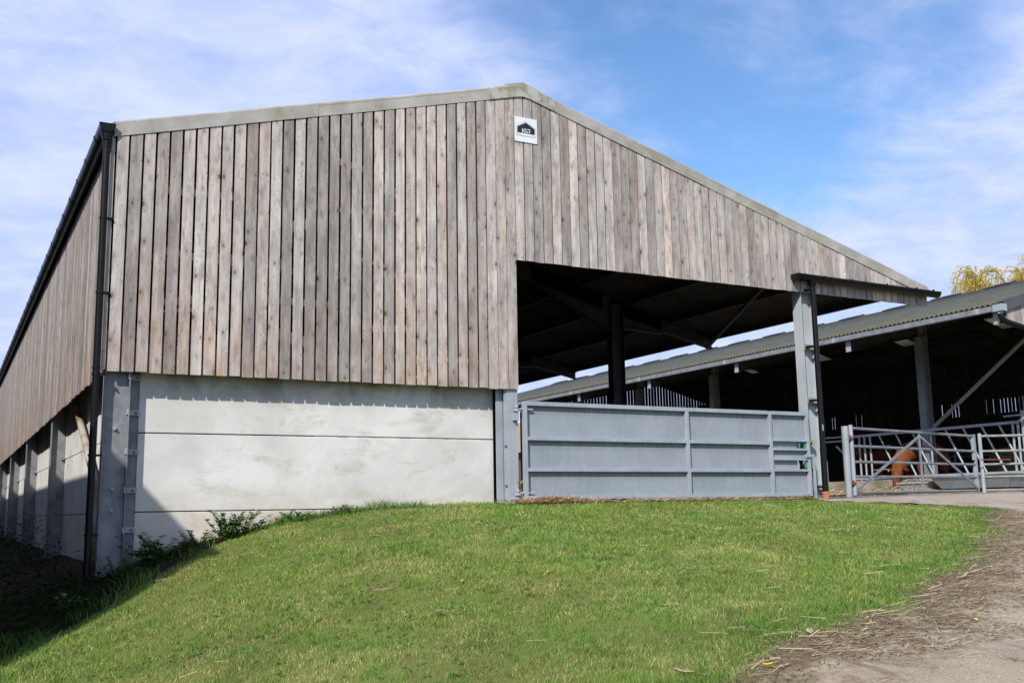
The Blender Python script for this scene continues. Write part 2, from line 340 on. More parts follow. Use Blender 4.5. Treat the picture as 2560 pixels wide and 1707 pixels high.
def soil_extra(g, p, col):
    gr = g.noise(p, 1.1, 6, 0.65, 0.5)
    col = g.mix(g.mr(gr, 0.30, 0.52), col, (0.115, 0.13, 0.04))
    lt = g.n('ShaderNodeAttribute', attribute_name='shade_litter').outputs['Fac']  # leafy soil blackened past the shadow line: shade in the colour
    return g.mix(lt, col, g.mix(g.mr(g.noise(p, 30, 5, 0.7), 0.35, 0.65), (0.012, 0.009, 0.006), (0.04, 0.028, 0.018)))
M['soil'] = simple('lawn_soil', (0.06, 0.05, 0.025), (0.115, 0.095, 0.045), 9, 0.95, 0.05, extra=soil_extra, bump=0.6)
def leafmat(name, stops, trans=0.35, rough=0.55, patch=None, spec=0.25):
    m = bpy.data.materials.new(name); m.use_nodes = True; t = m.node_tree; g = N(t); b = t.nodes['Principled BSDF']
    r = g.n('ShaderNodeAttribute', attribute_name='brn').outputs['Fac']
    ra = g.n('ShaderNodeValToRGB'); g.l(r, ra.inputs[0]); cr = ra.color_ramp
    while len(cr.elements) > 1: cr.elements.remove(cr.elements[-1])
    cr.elements[0].position = stops[0][0]; cr.elements[0].color = (*stops[0][1], 1)
    for p_, c_ in stops[1:]:
        e = cr.elements.new(p_); e.color = (*c_, 1)
    col = ra.outputs[0]
    if patch: col = patch(g, g.pos(), col)
    b.inputs['Roughness'].default_value = rough; b.inputs['Specular IOR Level'].default_value = spec
    g.l(col, b.inputs['Base Color'])
    tr = g.n('ShaderNodeBsdfTranslucent'); g.l(col, tr.inputs[0])
    mx = g.n('ShaderNodeMixShader'); mx.inputs[0].default_value = trans
    g.l(b.outputs[0], mx.inputs[1]); g.l(tr.outputs[0], mx.inputs[2]); g.l(mx.outputs[0], t.nodes['Material Output'].inputs[0])
    return m
def lawn_patch(g, p, col):
    dry = g.noise(g.scale(p, (1.0, 1.0, 0.0)), 0.75, 6, 0.68, 0.7)
    col = g.mix(g.mr(dry, 0.48, 0.66, 0.0, 0.62), col, (0.56, 0.50, 0.20))
    lush = g.noise(g.scale(p, (1, 1, 0), (9, 4, 0)), 1.9, 5, 0.6)
    col = g.mix(g.mr(lush, 0.42, 0.60, 0.0, 0.80), col, (0.13, 0.28, 0.035))
    yel = g.noise(g.scale(p, (1, 1, 0), (2, 8, 0)), 0.45, 3, 0.5)
    return g.mix(g.mr(yel, 0.45, 0.65, 0.0, 0.25), col, (0.38, 0.42, 0.08))
M['grass'] = leafmat('grass_blades', [(0.0, (0.05, 0.105, 0.014)), (0.42, (0.215, 0.335, 0.055)), (0.8, (0.40, 0.485, 0.13)), (0.93, (0.46, 0.46, 0.20)), (1.0, (0.62, 0.55, 0.32))], 0.38, 0.5, lawn_patch)
M['tall_grass'] = leafmat('tall_grass_blades', [(0.0, (0.045, 0.12, 0.02)), (0.7, (0.10, 0.22, 0.035)), (1.0, (0.20, 0.30, 0.08))], 0.35, 0.45)
M['shade_grass'] = leafmat('shade_dark_blades', [(0.0, (0.012, 0.024, 0.006)), (0.7, (0.03, 0.06, 0.012)), (1.0, (0.06, 0.085, 0.025))], 0.25, 0.9, None, 0.05)  # blades darkened to carry the shade left of the lawn
M['clover'] = leafmat('clover_leaves', [(0.0, (0.08, 0.17, 0.03)), (1.0, (0.20, 0.33, 0.07))], 0.3, 0.5)
M['weed'] = leafmat('weed_leaves', [(0.0, (0.05, 0.12, 0.03)), (0.6, (0.12, 0.235, 0.07)), (1.0, (0.24, 0.36, 0.14))], 0.25, 0.5)
M['straw'] = leafmat('straw_stalks', [(0.0, (0.26, 0.18, 0.10)), (0.5, (0.46, 0.36, 0.22)), (1.0, (0.68, 0.58, 0.40))], 0.2, 0.7)
M['brown_straw'] = leafmat('brown_straw_stalks', [(0.0, (0.20, 0.11, 0.05)), (0.5, (0.42, 0.26, 0.13)), (1.0, (0.62, 0.46, 0.26))], 0.15, 0.8)
M['rot_straw'] = leafmat('rotted_straw_bits', [(0.0, (0.05, 0.033, 0.018)), (0.6, (0.13, 0.09, 0.045)), (1.0, (0.30, 0.22, 0.12))], 0.1, 0.9)
M['willow'] = leafmat('willow_leaves', [(0.0, (0.36, 0.29, 0.03)), (0.5, (0.52, 0.43, 0.05)), (1.0, (0.66, 0.56, 0.12))], 0.4, 0.6)
M['shade_leaf'] = leafmat('shade_dark_leaves', [(0.0, (0.006, 0.014, 0.004)), (1.0, (0.018, 0.034, 0.009))], 0.25, 0.95, None, 0.03)  # undergrowth leaves near black: alley shade put into the colour
M['bark'] = simple('willow_bark', (0.10, 0.075, 0.045), (0.20, 0.15, 0.09), 8, 0.9, 0.1, stretch=(1, 1, 0.2))
M['twig'] = simple('willow_twigs', (0.30, 0.20, 0.09), (0.42, 0.30, 0.12), 5, 0.8, 0.1)
M['husk'] = simple('dry_husk', (0.34, 0.26, 0.16), (0.48, 0.39, 0.26), 30, 0.8, 0.2)
M['yellow_leaf'] = simple('yellow_leaf', (0.62, 0.42, 0.02), (0.75, 0.55, 0.03), 30, 0.6, 0.2)
M['hay'] = simple('hay_bale', (0.20, 0.14, 0.07), (0.42, 0.32, 0.17), 24, 0.95, 0.05, bump=0.8, stretch=(1, 1, 1))
def cow_extra(g, p, col):
    return g.mix(g.mr(g.noise(g.scale(p, (1, 1, 2.2)), 5, 5, 0.65), 0.5, 0.75, 0, 0.5), col, (0.24, 0.095, 0.036))
M['cow'] = simple('russet_hide', (0.10, 0.032, 0.012), (0.17, 0.056, 0.020), 7, 0.85, 0.1, extra=cow_extra, bump=0.5)
M['cow_dark'] = simple('dark_russet_hide', (0.09, 0.024, 0.010), (0.14, 0.04, 0.015), 7, 0.75, 0.2)
M['muzzle'] = simple('pale_muzzle', (0.45, 0.25, 0.17), (0.52, 0.32, 0.23), 20, 0.5, 0.3)
M['hoof'] = simple('hoof', (0.05, 0.035, 0.025), (0.08, 0.055, 0.04), 20, 0.6, 0.3)
M['tag'] = simple('yellow_tag', (0.5, 0.34, 0.02), (0.55, 0.38, 0.03), 20, 0.5, 0.3)
M['tile'] = simple('brown_roof_tiles', (0.24, 0.17, 0.12), (0.33, 0.25, 0.19), 3, 0.9, 0.1)
M['brick'] = simple('dark_brick', (0.10, 0.07, 0.055), (0.15, 0.105, 0.08), 4, 0.9, 0.1)
def light_sheet():
    m = bpy.data.materials.new('rooflight_sheet'); m.use_nodes = True; t = m.node_tree; g = N(t); b = t.nodes['Principled BSDF']
    b.inputs['Base Color'].default_value = (0.55, 0.55, 0.42, 1); b.inputs['Roughness'].default_value = 0.6
    tr = g.n('ShaderNodeBsdfTranslucent'); tr.inputs[0].default_value = (0.60, 0.60, 0.42, 1)
    mx = g.n('ShaderNodeMixShader'); mx.inputs[0].default_value = 0.45
    g.l(b.outputs[0], mx.inputs[1]); g.l(tr.outputs[0], mx.inputs[2]); g.l(mx.outputs[0], t.nodes['Material Output'].inputs[0]); return m
M['rooflight'] = light_sheet()

# ------------------------------------------------------------------ ground
FX = np.array([-60, -2.5, -1.05, -.46, .2, .93, 1.44, 2.1, 3.2, 4.5, 60.]); FZ = np.array([-1.25, -1.2, -1.07, -.93, -.73, -.5, -.37, -.2, -.05, 0, 0])
def gz(x, y):
    x = np.asarray(x, float); y = np.asarray(y, float)
    yy = np.maximum(y, -40)
    b = .05 + .125 * np.minimum(yy, 0) + .1 * np.clip((x - 12) / 8, 0, 1) * np.clip(yy / 4 + 1, 0, 1)
    z = b + np.interp(x, FX, FZ); k = .12; fl = -1.65
    z = fl + k * np.logaddexp(0, (z - fl) / k)
    return z
def gr(x, y):   # with small lumps
    x = np.asarray(x, float); y = np.asarray(y, float)
    w = np.clip(-y / 0.8, 0, 1)
    return gz(x, y) + w * (0.012 * np.sin(3.1 * x + 1.3 * y) * np.sin(2.3 * y - 0.7 * x) + 0.008 * np.sin(7.3 * x + 2) * np.sin(6.1 * y))
def grid_mesh(name, xs, ys, zf, m, attrs=None, mask=None):
    X, Y = np.meshgrid(xs, ys, indexing='ij'); Z = zf(X, Y)
    nx, ny = X.shape; v = np.stack([X, Y, Z], -1).reshape(-1, 3)
    I = np.arange(nx * ny).reshape(nx, ny)
    f = np.stack([I[:-1, :-1], I[1:, :-1], I[1:, 1:], I[:-1, 1:]], -1).reshape(-1, 4)
    if mask is not None:
        c = v[f].mean(1); f = f[mask(c[:, 0], c[:, 1])]
    me = bpy.data.meshes.new(name); me.from_pydata(v.tolist(), [], f.tolist()); me.update()
    if attrs:
        for k, fn in attrs.items():
            a = me.attributes.new(k, 'FLOAT', 'POINT'); a.data.foreach_set('value', fn(v[:, 0], v[:, 1]).astype(np.float32))
    me.materials.append(m); me.polygons.foreach_set('use_smooth', [True] * len(me.polygons))
    o = bpy.data.objects.new(name, me); COL.objects.link(o); return o
def under_barn(x, y):  # inside the barn the fill is level with the floor
    return (x > 0.45) & (y > 0.35)
def top_y(x): return np.interp(x, [-20, 0.3, 10.9, 11.0, 12.4, 12.95, 13.3], [30, 0.03, 0.0, -0.35, -0.95, -1.40, -2.6])
def gground(x, y):
    z = gr(x, y)
    z = np.where((np.asarray(x) > 11.3) & (np.asarray(x) < 40) & (np.asarray(y) > -2) & ~((np.asarray(x) < 13.2) & (np.asarray(y) < top_y(np.asarray(x)) + .25)), z - .06, z)
    return np.where(under_barn(np.asarray(x), np.asarray(y)) & (np.asarray(x) < 12), 0.02, z)
xs = np.concatenate([[-600, -300, -150, -80, -40, -25, -15, -10], np.arange(-7, 20.01, 0.2), [22, 26, 32, 40, 60, 100, 200, 400, 700]])
ys = np.concatenate([[-400, -200, -100, -60, -40, -25, -18], np.arange(-14, 2.01, 0.2), np.arange(3, 40, 1.5), [45, 60, 90, 150, 300, 600, 1000]])
tag(grid_mesh('ground', xs, ys, gground, M['soil'], attrs={'shade_litter': lambda x, y: np.clip(0.5 + ((y - 0.02) * 1.15 - (x - 1.55)) / 0.3, 0, 1) * (x < 4) * (x > -60)}), 'grassy soil bank and field around the barns', 'ground', kind='structure')

EDGE = [(-8.0, -10.7), (-3.0, -9.4), (0.0, -8.5), (2.51, -7.76), (3.06, -7.61), (3.82, -7.38), (4.84, -7.0), (6.36, -6.21), (8.12, -5.25), (10.3, -3.8), (12.12, -2.42), (12.94, -1.45)]
EX = np.array([e[0] for e in EDGE]); EY = np.array([e[1] for e in EDGE])
def edge_y(x): return np.interp(x, EX, EY) + 0.10 * np.sin(2.3 * x) + 0.06 * np.sin(5.9 * x + 1)
def top_y(x): return np.interp(x, [-20, 0.3, 10.9, 11.0, 12.4, 12.95, 13.3], [30, 0.03, 0.0, -0.35, -0.95, -1.40, -2.6])
def shade_side(x, y, off=0.0):   # past the cast shadow's edge, where shade goes into the colours: positive inside
    return (y - 0.02) * 1.15 - (x - 1.55 + off)
def in_lawn(x, y, pad=0.0):
    return (shade_side(x, y) < -0.02 + 0.08 * np.sin(4 * x)) & (y > edge_y(x) + pad) & (y < top_y(x)) & (x < 12.95)  # turf stops at the shadow line; shade-coloured plants take over beyond
# track: strip draped along the lawn edge, running out to the right
NT = 150; tx = np.interp(np.linspace(0, 1, NT), np.linspace(0, 1, len(EX)), EX); ty = np.interp(tx, EX, EY)
offs = [-0.30, -0.15, 0.0, 0.12, 0.25, 0.4, 0.55, 0.7, 0.85, 1.0, 1.2, 1.5, 1.9, 2.5, 3.3, 4.5, 6.0]
v = []; ed = []; f = []
for i in range(NT):
    a = max(i - 3, 0); b2 = min(i + 3, NT - 1); d = Vector((tx[b2] - tx[a], ty[b2] - ty[a])).normalized(); nrm = Vector((d.y, -d.x))
    for j, o_ in enumerate(offs):
        x = tx[i] + nrm.x * o_; y = ty[i] + nrm.y * o_
        v.append((x, y, float(gz(x, y)) + 0.018 - (0.03 if o_ < 0 else 0))); ed.append(o_)
W_ = len(offs)
for i in range(NT - 1):
    for j in range(W_ - 1): f.append((i * W_ + j, i * W_ + j + 1, (i + 1) * W_ + j + 1, (i + 1) * W_ + j))
me = bpy.data.meshes.new('track'); me.from_pydata(v, [], f); me.update()
at = me.attributes.new('edge', 'FLOAT', 'POINT'); at.data.foreach_set('value', np.array(ed, dtype=np.float32))
me.materials.append(M['road']); me.polygons.foreach_set('use_smooth', [True] * len(me.polygons))
o = bpy.data.objects.new('road', me); COL.objects.link(o); tag(o, 'pale concrete farm track with muddy straw edge', 'road', kind='structure')
# yard in front of the gates and between the barns
YZ = lambda x, y: gz(x, y) + 0.012
def yard_mask(x, y):
    lawn = (x < 12.95) & (y < top_y(x) + 0.05)
    return ~lawn & ~((x < 16) & (y < -3.0)) & (y > edge_y(np.minimum(x, 12.9)) - 1.2) & ~((x < 5.6) & (y < 0.4)) & (x > 0.5)
yo = grid_mesh('yard', np.concatenate([np.arange(0.6, 20.6, 0.2)]), np.concatenate([np.arange(-2.4, 4, 0.2), np.arange(4, 42, 1.0)]),
               lambda x, y: np.maximum(YZ(x, y), np.where((y > 0.3), 0.055, -9)), M['yard'], mask=lambda x, y: yard_mask(x, y) & ((x > 11) | (y > 0.12)))
tag(yo, 'pinkish concrete yard between the two barns', 'yard', kind='structure')
mf = MB(); mf.box(0.55, 14.0, 0.45, 35.9, 0.0, 0.075); tag(mf.build('barn_floor', M['shade_lining']), 'floor inside the timber barn, interior shade in its colour', 'floor', kind='structure')
mf = MB(); mf.box(22.81, 37.4, 2.7, 31.6, 0.1, 0.212); tag(mf.build('bedding_floor', M['shade_lining']), 'bedding floor inside the cattle barn, interior shade in its colour', 'floor', kind='structure')
a = MB(); a.box(20.5, 38.0, 2.0, 42, -0.3, 0.20); tag(a.build('paved_apron', M['kerb']), 'raised concrete apron under the cattle barn', 'yard', kind='structure')

# ------------------------------------------------------------------ main barn
P = 0.157; NL = 35; NR = 55; XL = NL * P; XE = XL + NR * 0.1575; ZC = 1.642; ZO = 3.525
XA = 5.66; ZA = 6.04; SL = math.tan(math.radians(15.3)); DEEP = 36.0
def zv(x): return ZA - SL * abs(x - XA)            # underside line of the verge trim
barn = tag(empty('timber_barn', (5.6, 0.0, 0.05)), 'big timber clad barn with open doorway and grey concrete base walls', 'barn')
def board(mb, x0, x1, z0, z1a, z1b, y, th, axis='x', jit=0.0):
    r = (random.random(), random.random(), random.random()); j0 = random.uniform(-jit, jit); j1 = random.uniform(-jit, jit)
    w = x1 - x0; off = random.random() * 40
    if axis == 'x':
        p = [(x0, y + j0, z0), (x1, y + j1, z0), (x1, y + th, z0), (x0, y + th, z0), (x0, y + j0, z1a), (x1, y + j1, z1b), (x1, y + th, z1b), (x0, y + th, z1a)]
    else:
        p = [(y + j0, x0, z0), (y + j1, x1, z0), (y + th, x1, z0), (y + th, x0, z0), (y + j0, x0, z1a), (y + j1, x1, z1b), (y + th, x1, z1b), (y + th, x0, z1a)]
    uv = [(0, z0 + off, 0), (w, z0 + off, 0), (w, z0 + off, 0), (0, z0 + off, 0), (0, z1a + off, 0), (w, z1b + off, 0), (w, z1b + off, 0), (0, z1a + off, 0)]
    fs = [(3, 2, 1, 0), (4, 5, 6, 7), (0, 1, 5, 4), (1, 2, 6, 5), (2, 3, 7, 6), (3, 0, 4, 7)]
    mb.add(p, fs, uv, r)
mb = MB()
for i in range(NL):
    g_ = (0.029 if i < 14 else 0.031) * random.uniform(0.75, 1.2) if i < NL - 3 else 0.010
    x0 = i * P + g_ / 2; x1 = (i + 1) * P - g_ / 2
    board(mb, x0, x1, ZC + random.uniform(-0.006, 0.006), zv(x0) + 0.06, zv(x1) + 0.06, -0.022, 0.016, jit=0.003)
mb.build('gable_cladding', M['wood'], barn)
mb = MB()
for i in range(NR):
    g_ = 0.0155 * random.uniform(0.6, 1.4); x0 = XL + i * 0.1575 + g_ / 2; x1 = XL + (i + 1) * 0.1575 - g_ / 2
    board(mb, x0, x1, ZO + random.uniform(-0.004, 0.004), zv(x0) + 0.06, zv(x1) + 0.06, -0.020, 0.014, jit=0.0025)
mb.build('gable_cladding', M['wood'], barn)
mb = MB(); y = 0.07
while y < DEEP:
    w = P; g_ = 0.010 * random.uniform(0.6, 1.5)
    board(mb, y + g_ / 2, y + w - g_ / 2, ZC + random.uniform(-0.015, 0.012), 4.62, 4.62, -0.024, 0.022, 'y', 0.004); y += w
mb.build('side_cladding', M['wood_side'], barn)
mb = MB()   # corner boards
board(mb, -0.012, 0.045, ZC, 4.5, 4.5, -0.046, 0.020, 'y', 0); board(mb, -0.050, -0.010, ZC + 0.02, 4.47, 4.47, -0.004, 0.018, 'x', 0)
mb.build('corner_board', M['wood'], barn)
for z in (2.1, 3.05, 3.95):
    m_ = MB(); m_.box(0.02, XL - 0.02, 0.003, 0.05, z - 0.05, z + 0.05); m_.build('cladding_rail', M['timber'], barn)
for xa, xb in ((0.02, 0.93), (0.96, 2.19), (2.22, 3.92), (3.97, 5.2)):
    m_ = MB(); m_.box(xa, xb, -0.004, 0.03, ZC + 0.014, ZC + 0.34); m_.build('light_stop_rail', M['timber'], barn)  # hidden rail added to stop sun through board gaps; breaks leave streaks
for k in range(16):
    xa = random.randint(1, NL - 8) * P - .05; xb = xa + random.randint(2, 6) * P; za = random.uniform(ZC + .4, zv(xa) - .6); zb = za + random.uniform(-.12, .12); hb_ = random.choice([.05, .09, .14])
    m_ = MB(); m_.hexa([(xa, .002, za), (xb, .002, zb), (xb, .02, zb), (xa, .02, za), (xa, .002, za + hb_), (xb, .002, zb + hb_), (xb, .02, zb + hb_), (xa, .02, za + hb_)]); m_.build('backing_batten', M['wood'], barn)
m_ = MB(); m_.box(XL - 0.05, XE - 0.05, 0.003, 0.05, ZO + 0.02, ZO + 0.10); m_.build('cladding_rail', M['timber'], barn)
for z in (2.0, 3.0, 4.0):
    m_ = MB(); m_.box(0.001, 0.05, 0.08, DEEP - 0.1, z - 0.05, z + 0.05); m_.build('cladding_rail', M['timber'], barn)
# far gable closes the shed
mb = MB()
for i in range(NL + NR):
    x0 = i * P + 0.004; x1 = x0 + P - 0.008
    if x1 > XE: break
    board(mb, x0, x1, 2.6 if x0 > 1 else ZC, zv(x0), zv(x1), DEEP, 0.02)
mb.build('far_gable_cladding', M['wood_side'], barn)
# verge trim in lapped pieces
def verge(x0, x1, matn, lap, y=-0.030):
    m_ = MB(); n = 6 if (x0 < XA < x1) else 1
    pts = sorted(set([x0, x1] + ([XA - 0.10, XA, XA + 0.10] if x0 < XA < x1 else [])))
    H = 0.172
    for a_, b_ in zip(pts[:-1], pts[1:]):
        za, zb = zv(a_), zv(b_)
        if abs(a_ - XA) < 1e-6: za -= 0.012
        if abs(b_ - XA) < 1e-6: zb -= 0.012
        m_.hexa([(a_, y - lap, za), (b_, y - lap, zb), (b_, y - lap + 0.012, zb), (a_, y - lap + 0.012, za),
                 (a_, y - lap, za + H), (b_, y - lap, zb + H), (b_, y - lap + 0.012, zb + H), (a_, y - lap + 0.012, za + H)])
        for k in range(4):     # rolled top edge over the sheets
            t0, t1 = k / 4 * math.pi / 2, (k + 1) / 4 * math.pi / 2
            ya, yb = y - lap + 0.06 * (1 - math.cos(t0)), y - lap + 0.06 * (1 - math.cos(t1)); ha, hb = 0.035 * math.sin(t0), 0.035 * math.sin(t1)
            m_.add([(a_, ya, za + H + ha), (b_, ya, zb + H + ha), (b_, yb, zb + H + hb), (a_, yb, za + H + hb)], [(0, 1, 2, 3)])
        m_.add([(a_, y - lap + 0.06, za + H + 0.035), (b_, y - lap + 0.06, zb + H + 0.035), (b_, 0.22, zb + H + 0.03), (a_, 0.22, za + H + 0.03)], [(0, 1, 2, 3)])
    # drip lip under the face
    m_.build('verge_trim', M[matn], barn)
verge(-0.03, 2.51, 'fibre', 0.004); verge(2.49, 5.10, 'fibre', 0.0); verge(5.08, 6.21, 'fibre_ridge', 0.010)
verge(6.20, 6.46, 'fibre', 0.002); verge(6.45, 9.03, 'fibre', 0.006); verge(9.01, 11.59, 'fibre', 0.0); verge(11.57, XE + 0.02, 'fibre', 0.004)
# screws on the trim
# corrugated roof
def corr(xa, xb, ya, yb, zf, pitch=0.146, amp=0.024, per=6):
    m_ = MB(); n = max(2, int(round((yb - ya) / pitch * per)) + 1); vs = []; xsn = 3
    for i in range(n):
        y = ya + (yb - ya) * i / (n - 1); dz = amp * math.sin(2 * math.pi * y / pitch)
        for k in range(xsn):
            x = xa + (xb - xa) * k / (xsn - 1); vs.append((x, y, zf(x) + dz))
    fs = [(i * xsn + k, i * xsn + k + 1, (i + 1) * xsn + k + 1, (i + 1) * xsn + k) for i in range(n - 1) for k in range(xsn - 1)]
    m_.add(vs, fs); return m_
def thick(o, t=0.006):
    md = o.modifiers.new('thickness', 'SOLIDIFY'); md.thickness = t; md.offset = 0; return o
zr = lambda x: zv(x) + 0.17
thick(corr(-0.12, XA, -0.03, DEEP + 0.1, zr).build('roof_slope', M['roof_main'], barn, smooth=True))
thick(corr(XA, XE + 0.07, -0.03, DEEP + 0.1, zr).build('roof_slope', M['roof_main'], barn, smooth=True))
m_ = MB()
for s_ in (-1, 1): m_.hexa([(XA, -0.02, ZA + .20), (XA + s_ * .3, -0.02, ZA + .20 - .3 * SL), (XA + s_ * .3, DEEP, ZA + .20 - .3 * SL), (XA, DEEP, ZA + .20),
                            (XA, -0.02, ZA + .225), (XA + s_ * .3, -0.02, ZA + .225 - .3 * SL), (XA + s_ * .3, DEEP, ZA + .225 - .3 * SL), (XA, DEEP, ZA + .225)])
m_.build('ridge_cap', M['fibre'], barn)
# steelwork
def hcol(m_, xc, yc, w, d, z0, z1, t=0.012):      # flanges across x=±w/2 running in y, web in the x-z plane
    m_.box(xc - w / 2, xc - w / 2 + t, yc - d / 2, yc + d / 2, z0, z1); m_.box(xc + w / 2 - t, xc + w / 2, yc - d / 2, yc + d / 2, z0, z1)
    m_.box(xc - w / 2 + t, xc + w / 2 - t, yc - 0.006, yc + 0.006, z0, z1)
def bolt(m_, p, ax, r=0.016, l=0.03):
    p = Vector(p); a = Vector(ax); m_.tube([p, p + a * l * 0.5], r * 1.5, 6); m_.tube([p + a * l * 0.5, p + a * l], r * 0.8, 8)
m_ = MB(); hcol(m_, 0.145, 0.115, 0.285, 0.17, -1.3, ZC + 0.5); cc_ = m_.build('corner_column', M['galv_dark'], barn)
for z in (1.18, 0.715, 0.266, -0.193, 1.60):
    m_ = MB(); m_.box(0.262, 0.275, 0.03, 0.17, z - 0.035, z + 0.035); m_.box(0.288, 0.43, 0.198, 0.208, z - 0.033, z + 0.033); m_.build('bracket', M['galv'], cc_)
    m_ = MB(); bolt(m_, (0.39, 0.198, z), (0, -1, 0), 0.013, 0.035); m_.build('bolt', M['galv_dark'], cc_)
for z in (0.98, 0.28, 0.03):
    m_ = MB(); bolt(m_, (0.14, 0.109, z), (0, -1, 0), 0.017, 0.04); m_.build('bolt', M['galv'], cc_)
for k in range(1, 7):
    y = 6.0 * k + 0.9
    m_ = MB()   # side column: flange outward, web across
    m_.box(0.02, 0.034, y - 0.09, y + 0.09, -1.6, 4.4); m_.box(0.034, 0.26, y - 0.006, y + 0.006, -1.6, 4.4)
    sc_ = m_.build('side_column', M['galv_dark'], barn)
    for z in (0.35, 0.05, -0.6):
        m_ = MB(); bolt(m_, (0.17, y - 0.006, z), (0, -1, 0), 0.02, 0.045); m_.build('bolt', M['galv_dark'], sc_)
    m_ = MB(); m_.box(0.20, 0.25, y - 0.12, y - 0.01, 0.95, 1.0); m_.build('bracket', M['galv_green'], sc_)
# front concrete panels
for z0, z1 in ((-1.2, 0.006), (0.018, 0.938), (0.952, ZC + 0.5)):
    m_ = MB(); m_.box(0.42, 5.20, 0.215, 0.36, z0, z1); o_ = m_.build('concrete_panel', M['concrete'], barn)
    bv = o_.modifiers.new('b', 'BEVEL'); bv.width = 0.006; bv.segments = 2
m_ = MB(); m_.box(0.281, 0.419, 0.235, 0.245, -1.0, ZC + 0.3); m_.build('closing_angle', M['galv_dark'], barn)
for k in range(6):
    y0 = 6.0 * k + (0.91 if k else 0.33); y1 = 6.0 * (k + 1) + 0.885
    for z0, z1 in ((-1.6, 0.0), (0.012, 0.95), (0.964, ZC + 0.4)):
        m_ = MB(); m_.box(0.262, 0.40, y0, y1, z0, z1); m_.build('concrete_panel', M['concrete'], barn)
m_ = MB(); m_.box(0.41, 0.43, 0.37, DEEP, -0.5, 4.3); m_.build('inner_lining', M['shade_lining'], barn)
# door post at the right of the panels
m_ = MB(); m_.box(5.315, 5.49, 0.015, 0.20, -0.12, ZC + 1.9); m_.box(5.285, 5.315, 0.03, 0.05, 0.0, ZC); m_.box(5.195, 5.30, 0.11, 0.125, 0.06, ZC + 0.2)
dp = m_.build('door_post', M['galv'], barn)
for z in (0.85, 0.30):
    m_ = MB(); bolt(m_, (5.29, 0.03, z), (0, -1, 0), 0.012, 0.03); m_.build('bolt', M['galv_dark'], dp)
# right front column with cleats
m_ = MB(); hcol(m_, 11.19, 0.12, 0.30, 0.20, -0.1, 4.3); rc_ = m_.build('front_column', M['galv_light'], barn)
for z in (2.6, 1.69, 0.245):
    m_ = MB(); m_.box(11.053, 11.327, 0.03, 0.112, z - 0.045, z + 0.045); m_.build('bracket', M['galv_green'], rc_)
m_ = MB(); m_.box(11.10, 11.26, 0.035, 0.10, -0.02, 0.12); bolt(m_, (11.16, 0.035, 0.08), (0, -1, 0), 0.014, 0.03); m_.build('foot_plate', M['galv_dark'], rc_)
for z in (0.98, 0.56):
    m_ = MB(); m_.box(11.06, 11.10, -0.035, 0.028, z - 0.05, z + 0.05); m_.build('latch_keeper', M['kerb'], rc_)
    m_ = MB(); m_.box(11.00, 11.06, -0.03, -0.01, z - 0.005, z + 0.02); m_.build('keeper_sleeve', M['green'], rc_)
for k in range(1, 7):
    y = 6.0 * k + 0.0
    m_ = MB(); hcol(m_, 11.33, y, 0.32, 0.20, -0.05, zv(11.33) - 0.05); m_.build('inner_column', M['interior_shade_steel'], barn)
def rafter(y, x0, x1, dz0, dz1, m_):
    for x_a, x_b in ((x0, x1),):
        za, zb = zv(x_a) + 0.02, zv(x_b) + 0.02
        t = 0.014
        # flanges and web
        for (h0, h1, hw) in ((0, t, 0.085), (-dz0 - t, -dz0, 0.085)):
            q0 = za + h0; q1 = za + h1; s0 = zb + (h0 if h0 == 0 else -dz1 - t); s1 = zb + (h1 if h0 == 0 else -dz1)
            m_.hexa([(x_a, y - hw, q0), (x_b, y - hw, s0), (x_b, y + hw, s0), (x_a, y + hw, q0), (x_a, y - hw, q1), (x_b, y - hw, s1), (x_b, y + hw, s1), (x_a, y + hw, q1)])
        m_.hexa([(x_a, y - 0.005, za - dz0), (x_b, y - 0.005, zb - dz1), (x_b, y + 0.005, zb - dz1), (x_a, y + 0.005, za - dz0), (x_a, y - 0.005, za), (x_b, y - 0.005, zb), (x_b, y + 0.005, zb), (x_a, y + 0.005, za)])
for k in range(0, 7):
    y = 6.0 * k + (0.16 if k == 0 else 0.0)
    m_ = MB(); rafter(y, 0.3, XA, 0.32, 0.32, m_); rafter(y, XA, 11.0, 0.32, 0.32, m_)
    if k: rafter(y, 9.2, 11.2, 0.33, 0.75, m_); rafter(y, 11.5, 12.6, 0.55, 0.30, m_)
    rafter(y, 11.5 if k else 11.2, XE - 0.12, 0.30 if k else 0.05, 0.16 if k else 0.05, m_); m_.build('rafter', M['interior_shade_steel'], barn)
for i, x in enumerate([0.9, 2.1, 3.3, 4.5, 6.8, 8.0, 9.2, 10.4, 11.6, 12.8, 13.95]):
    m_ = MB(); m_.box(x - 0.04, x + 0.04, 0.06, DEEP, zv(x) + 0.035 - 0.03, zv(x) + 0.13); m_.build('purlin', M['timber'] if i % 2 else M['interior_shade_steel'], barn)
m_ = MB(); m_.beam((10.4, 0.2, 3.62), (13.85, 5.95, 3.60), 0.06, 0.06); m_.build('wind_brace', M['interior_shade_steel'], barn)
# rusty white pipe under the side cladding
m_ = MB(); m_.tube([(0.18, 5.1, 2.2), (0.17, 4.95, 1.85), (0.17, 4.6, 1.66), (0.17, 3.1, 0.98), (0.17, 1.9, 0.42), (0.18, 1.75, -0.9)], 0.05, 14); m_.build('outlet_pipe', M['rust_white'], barn, smooth=True)
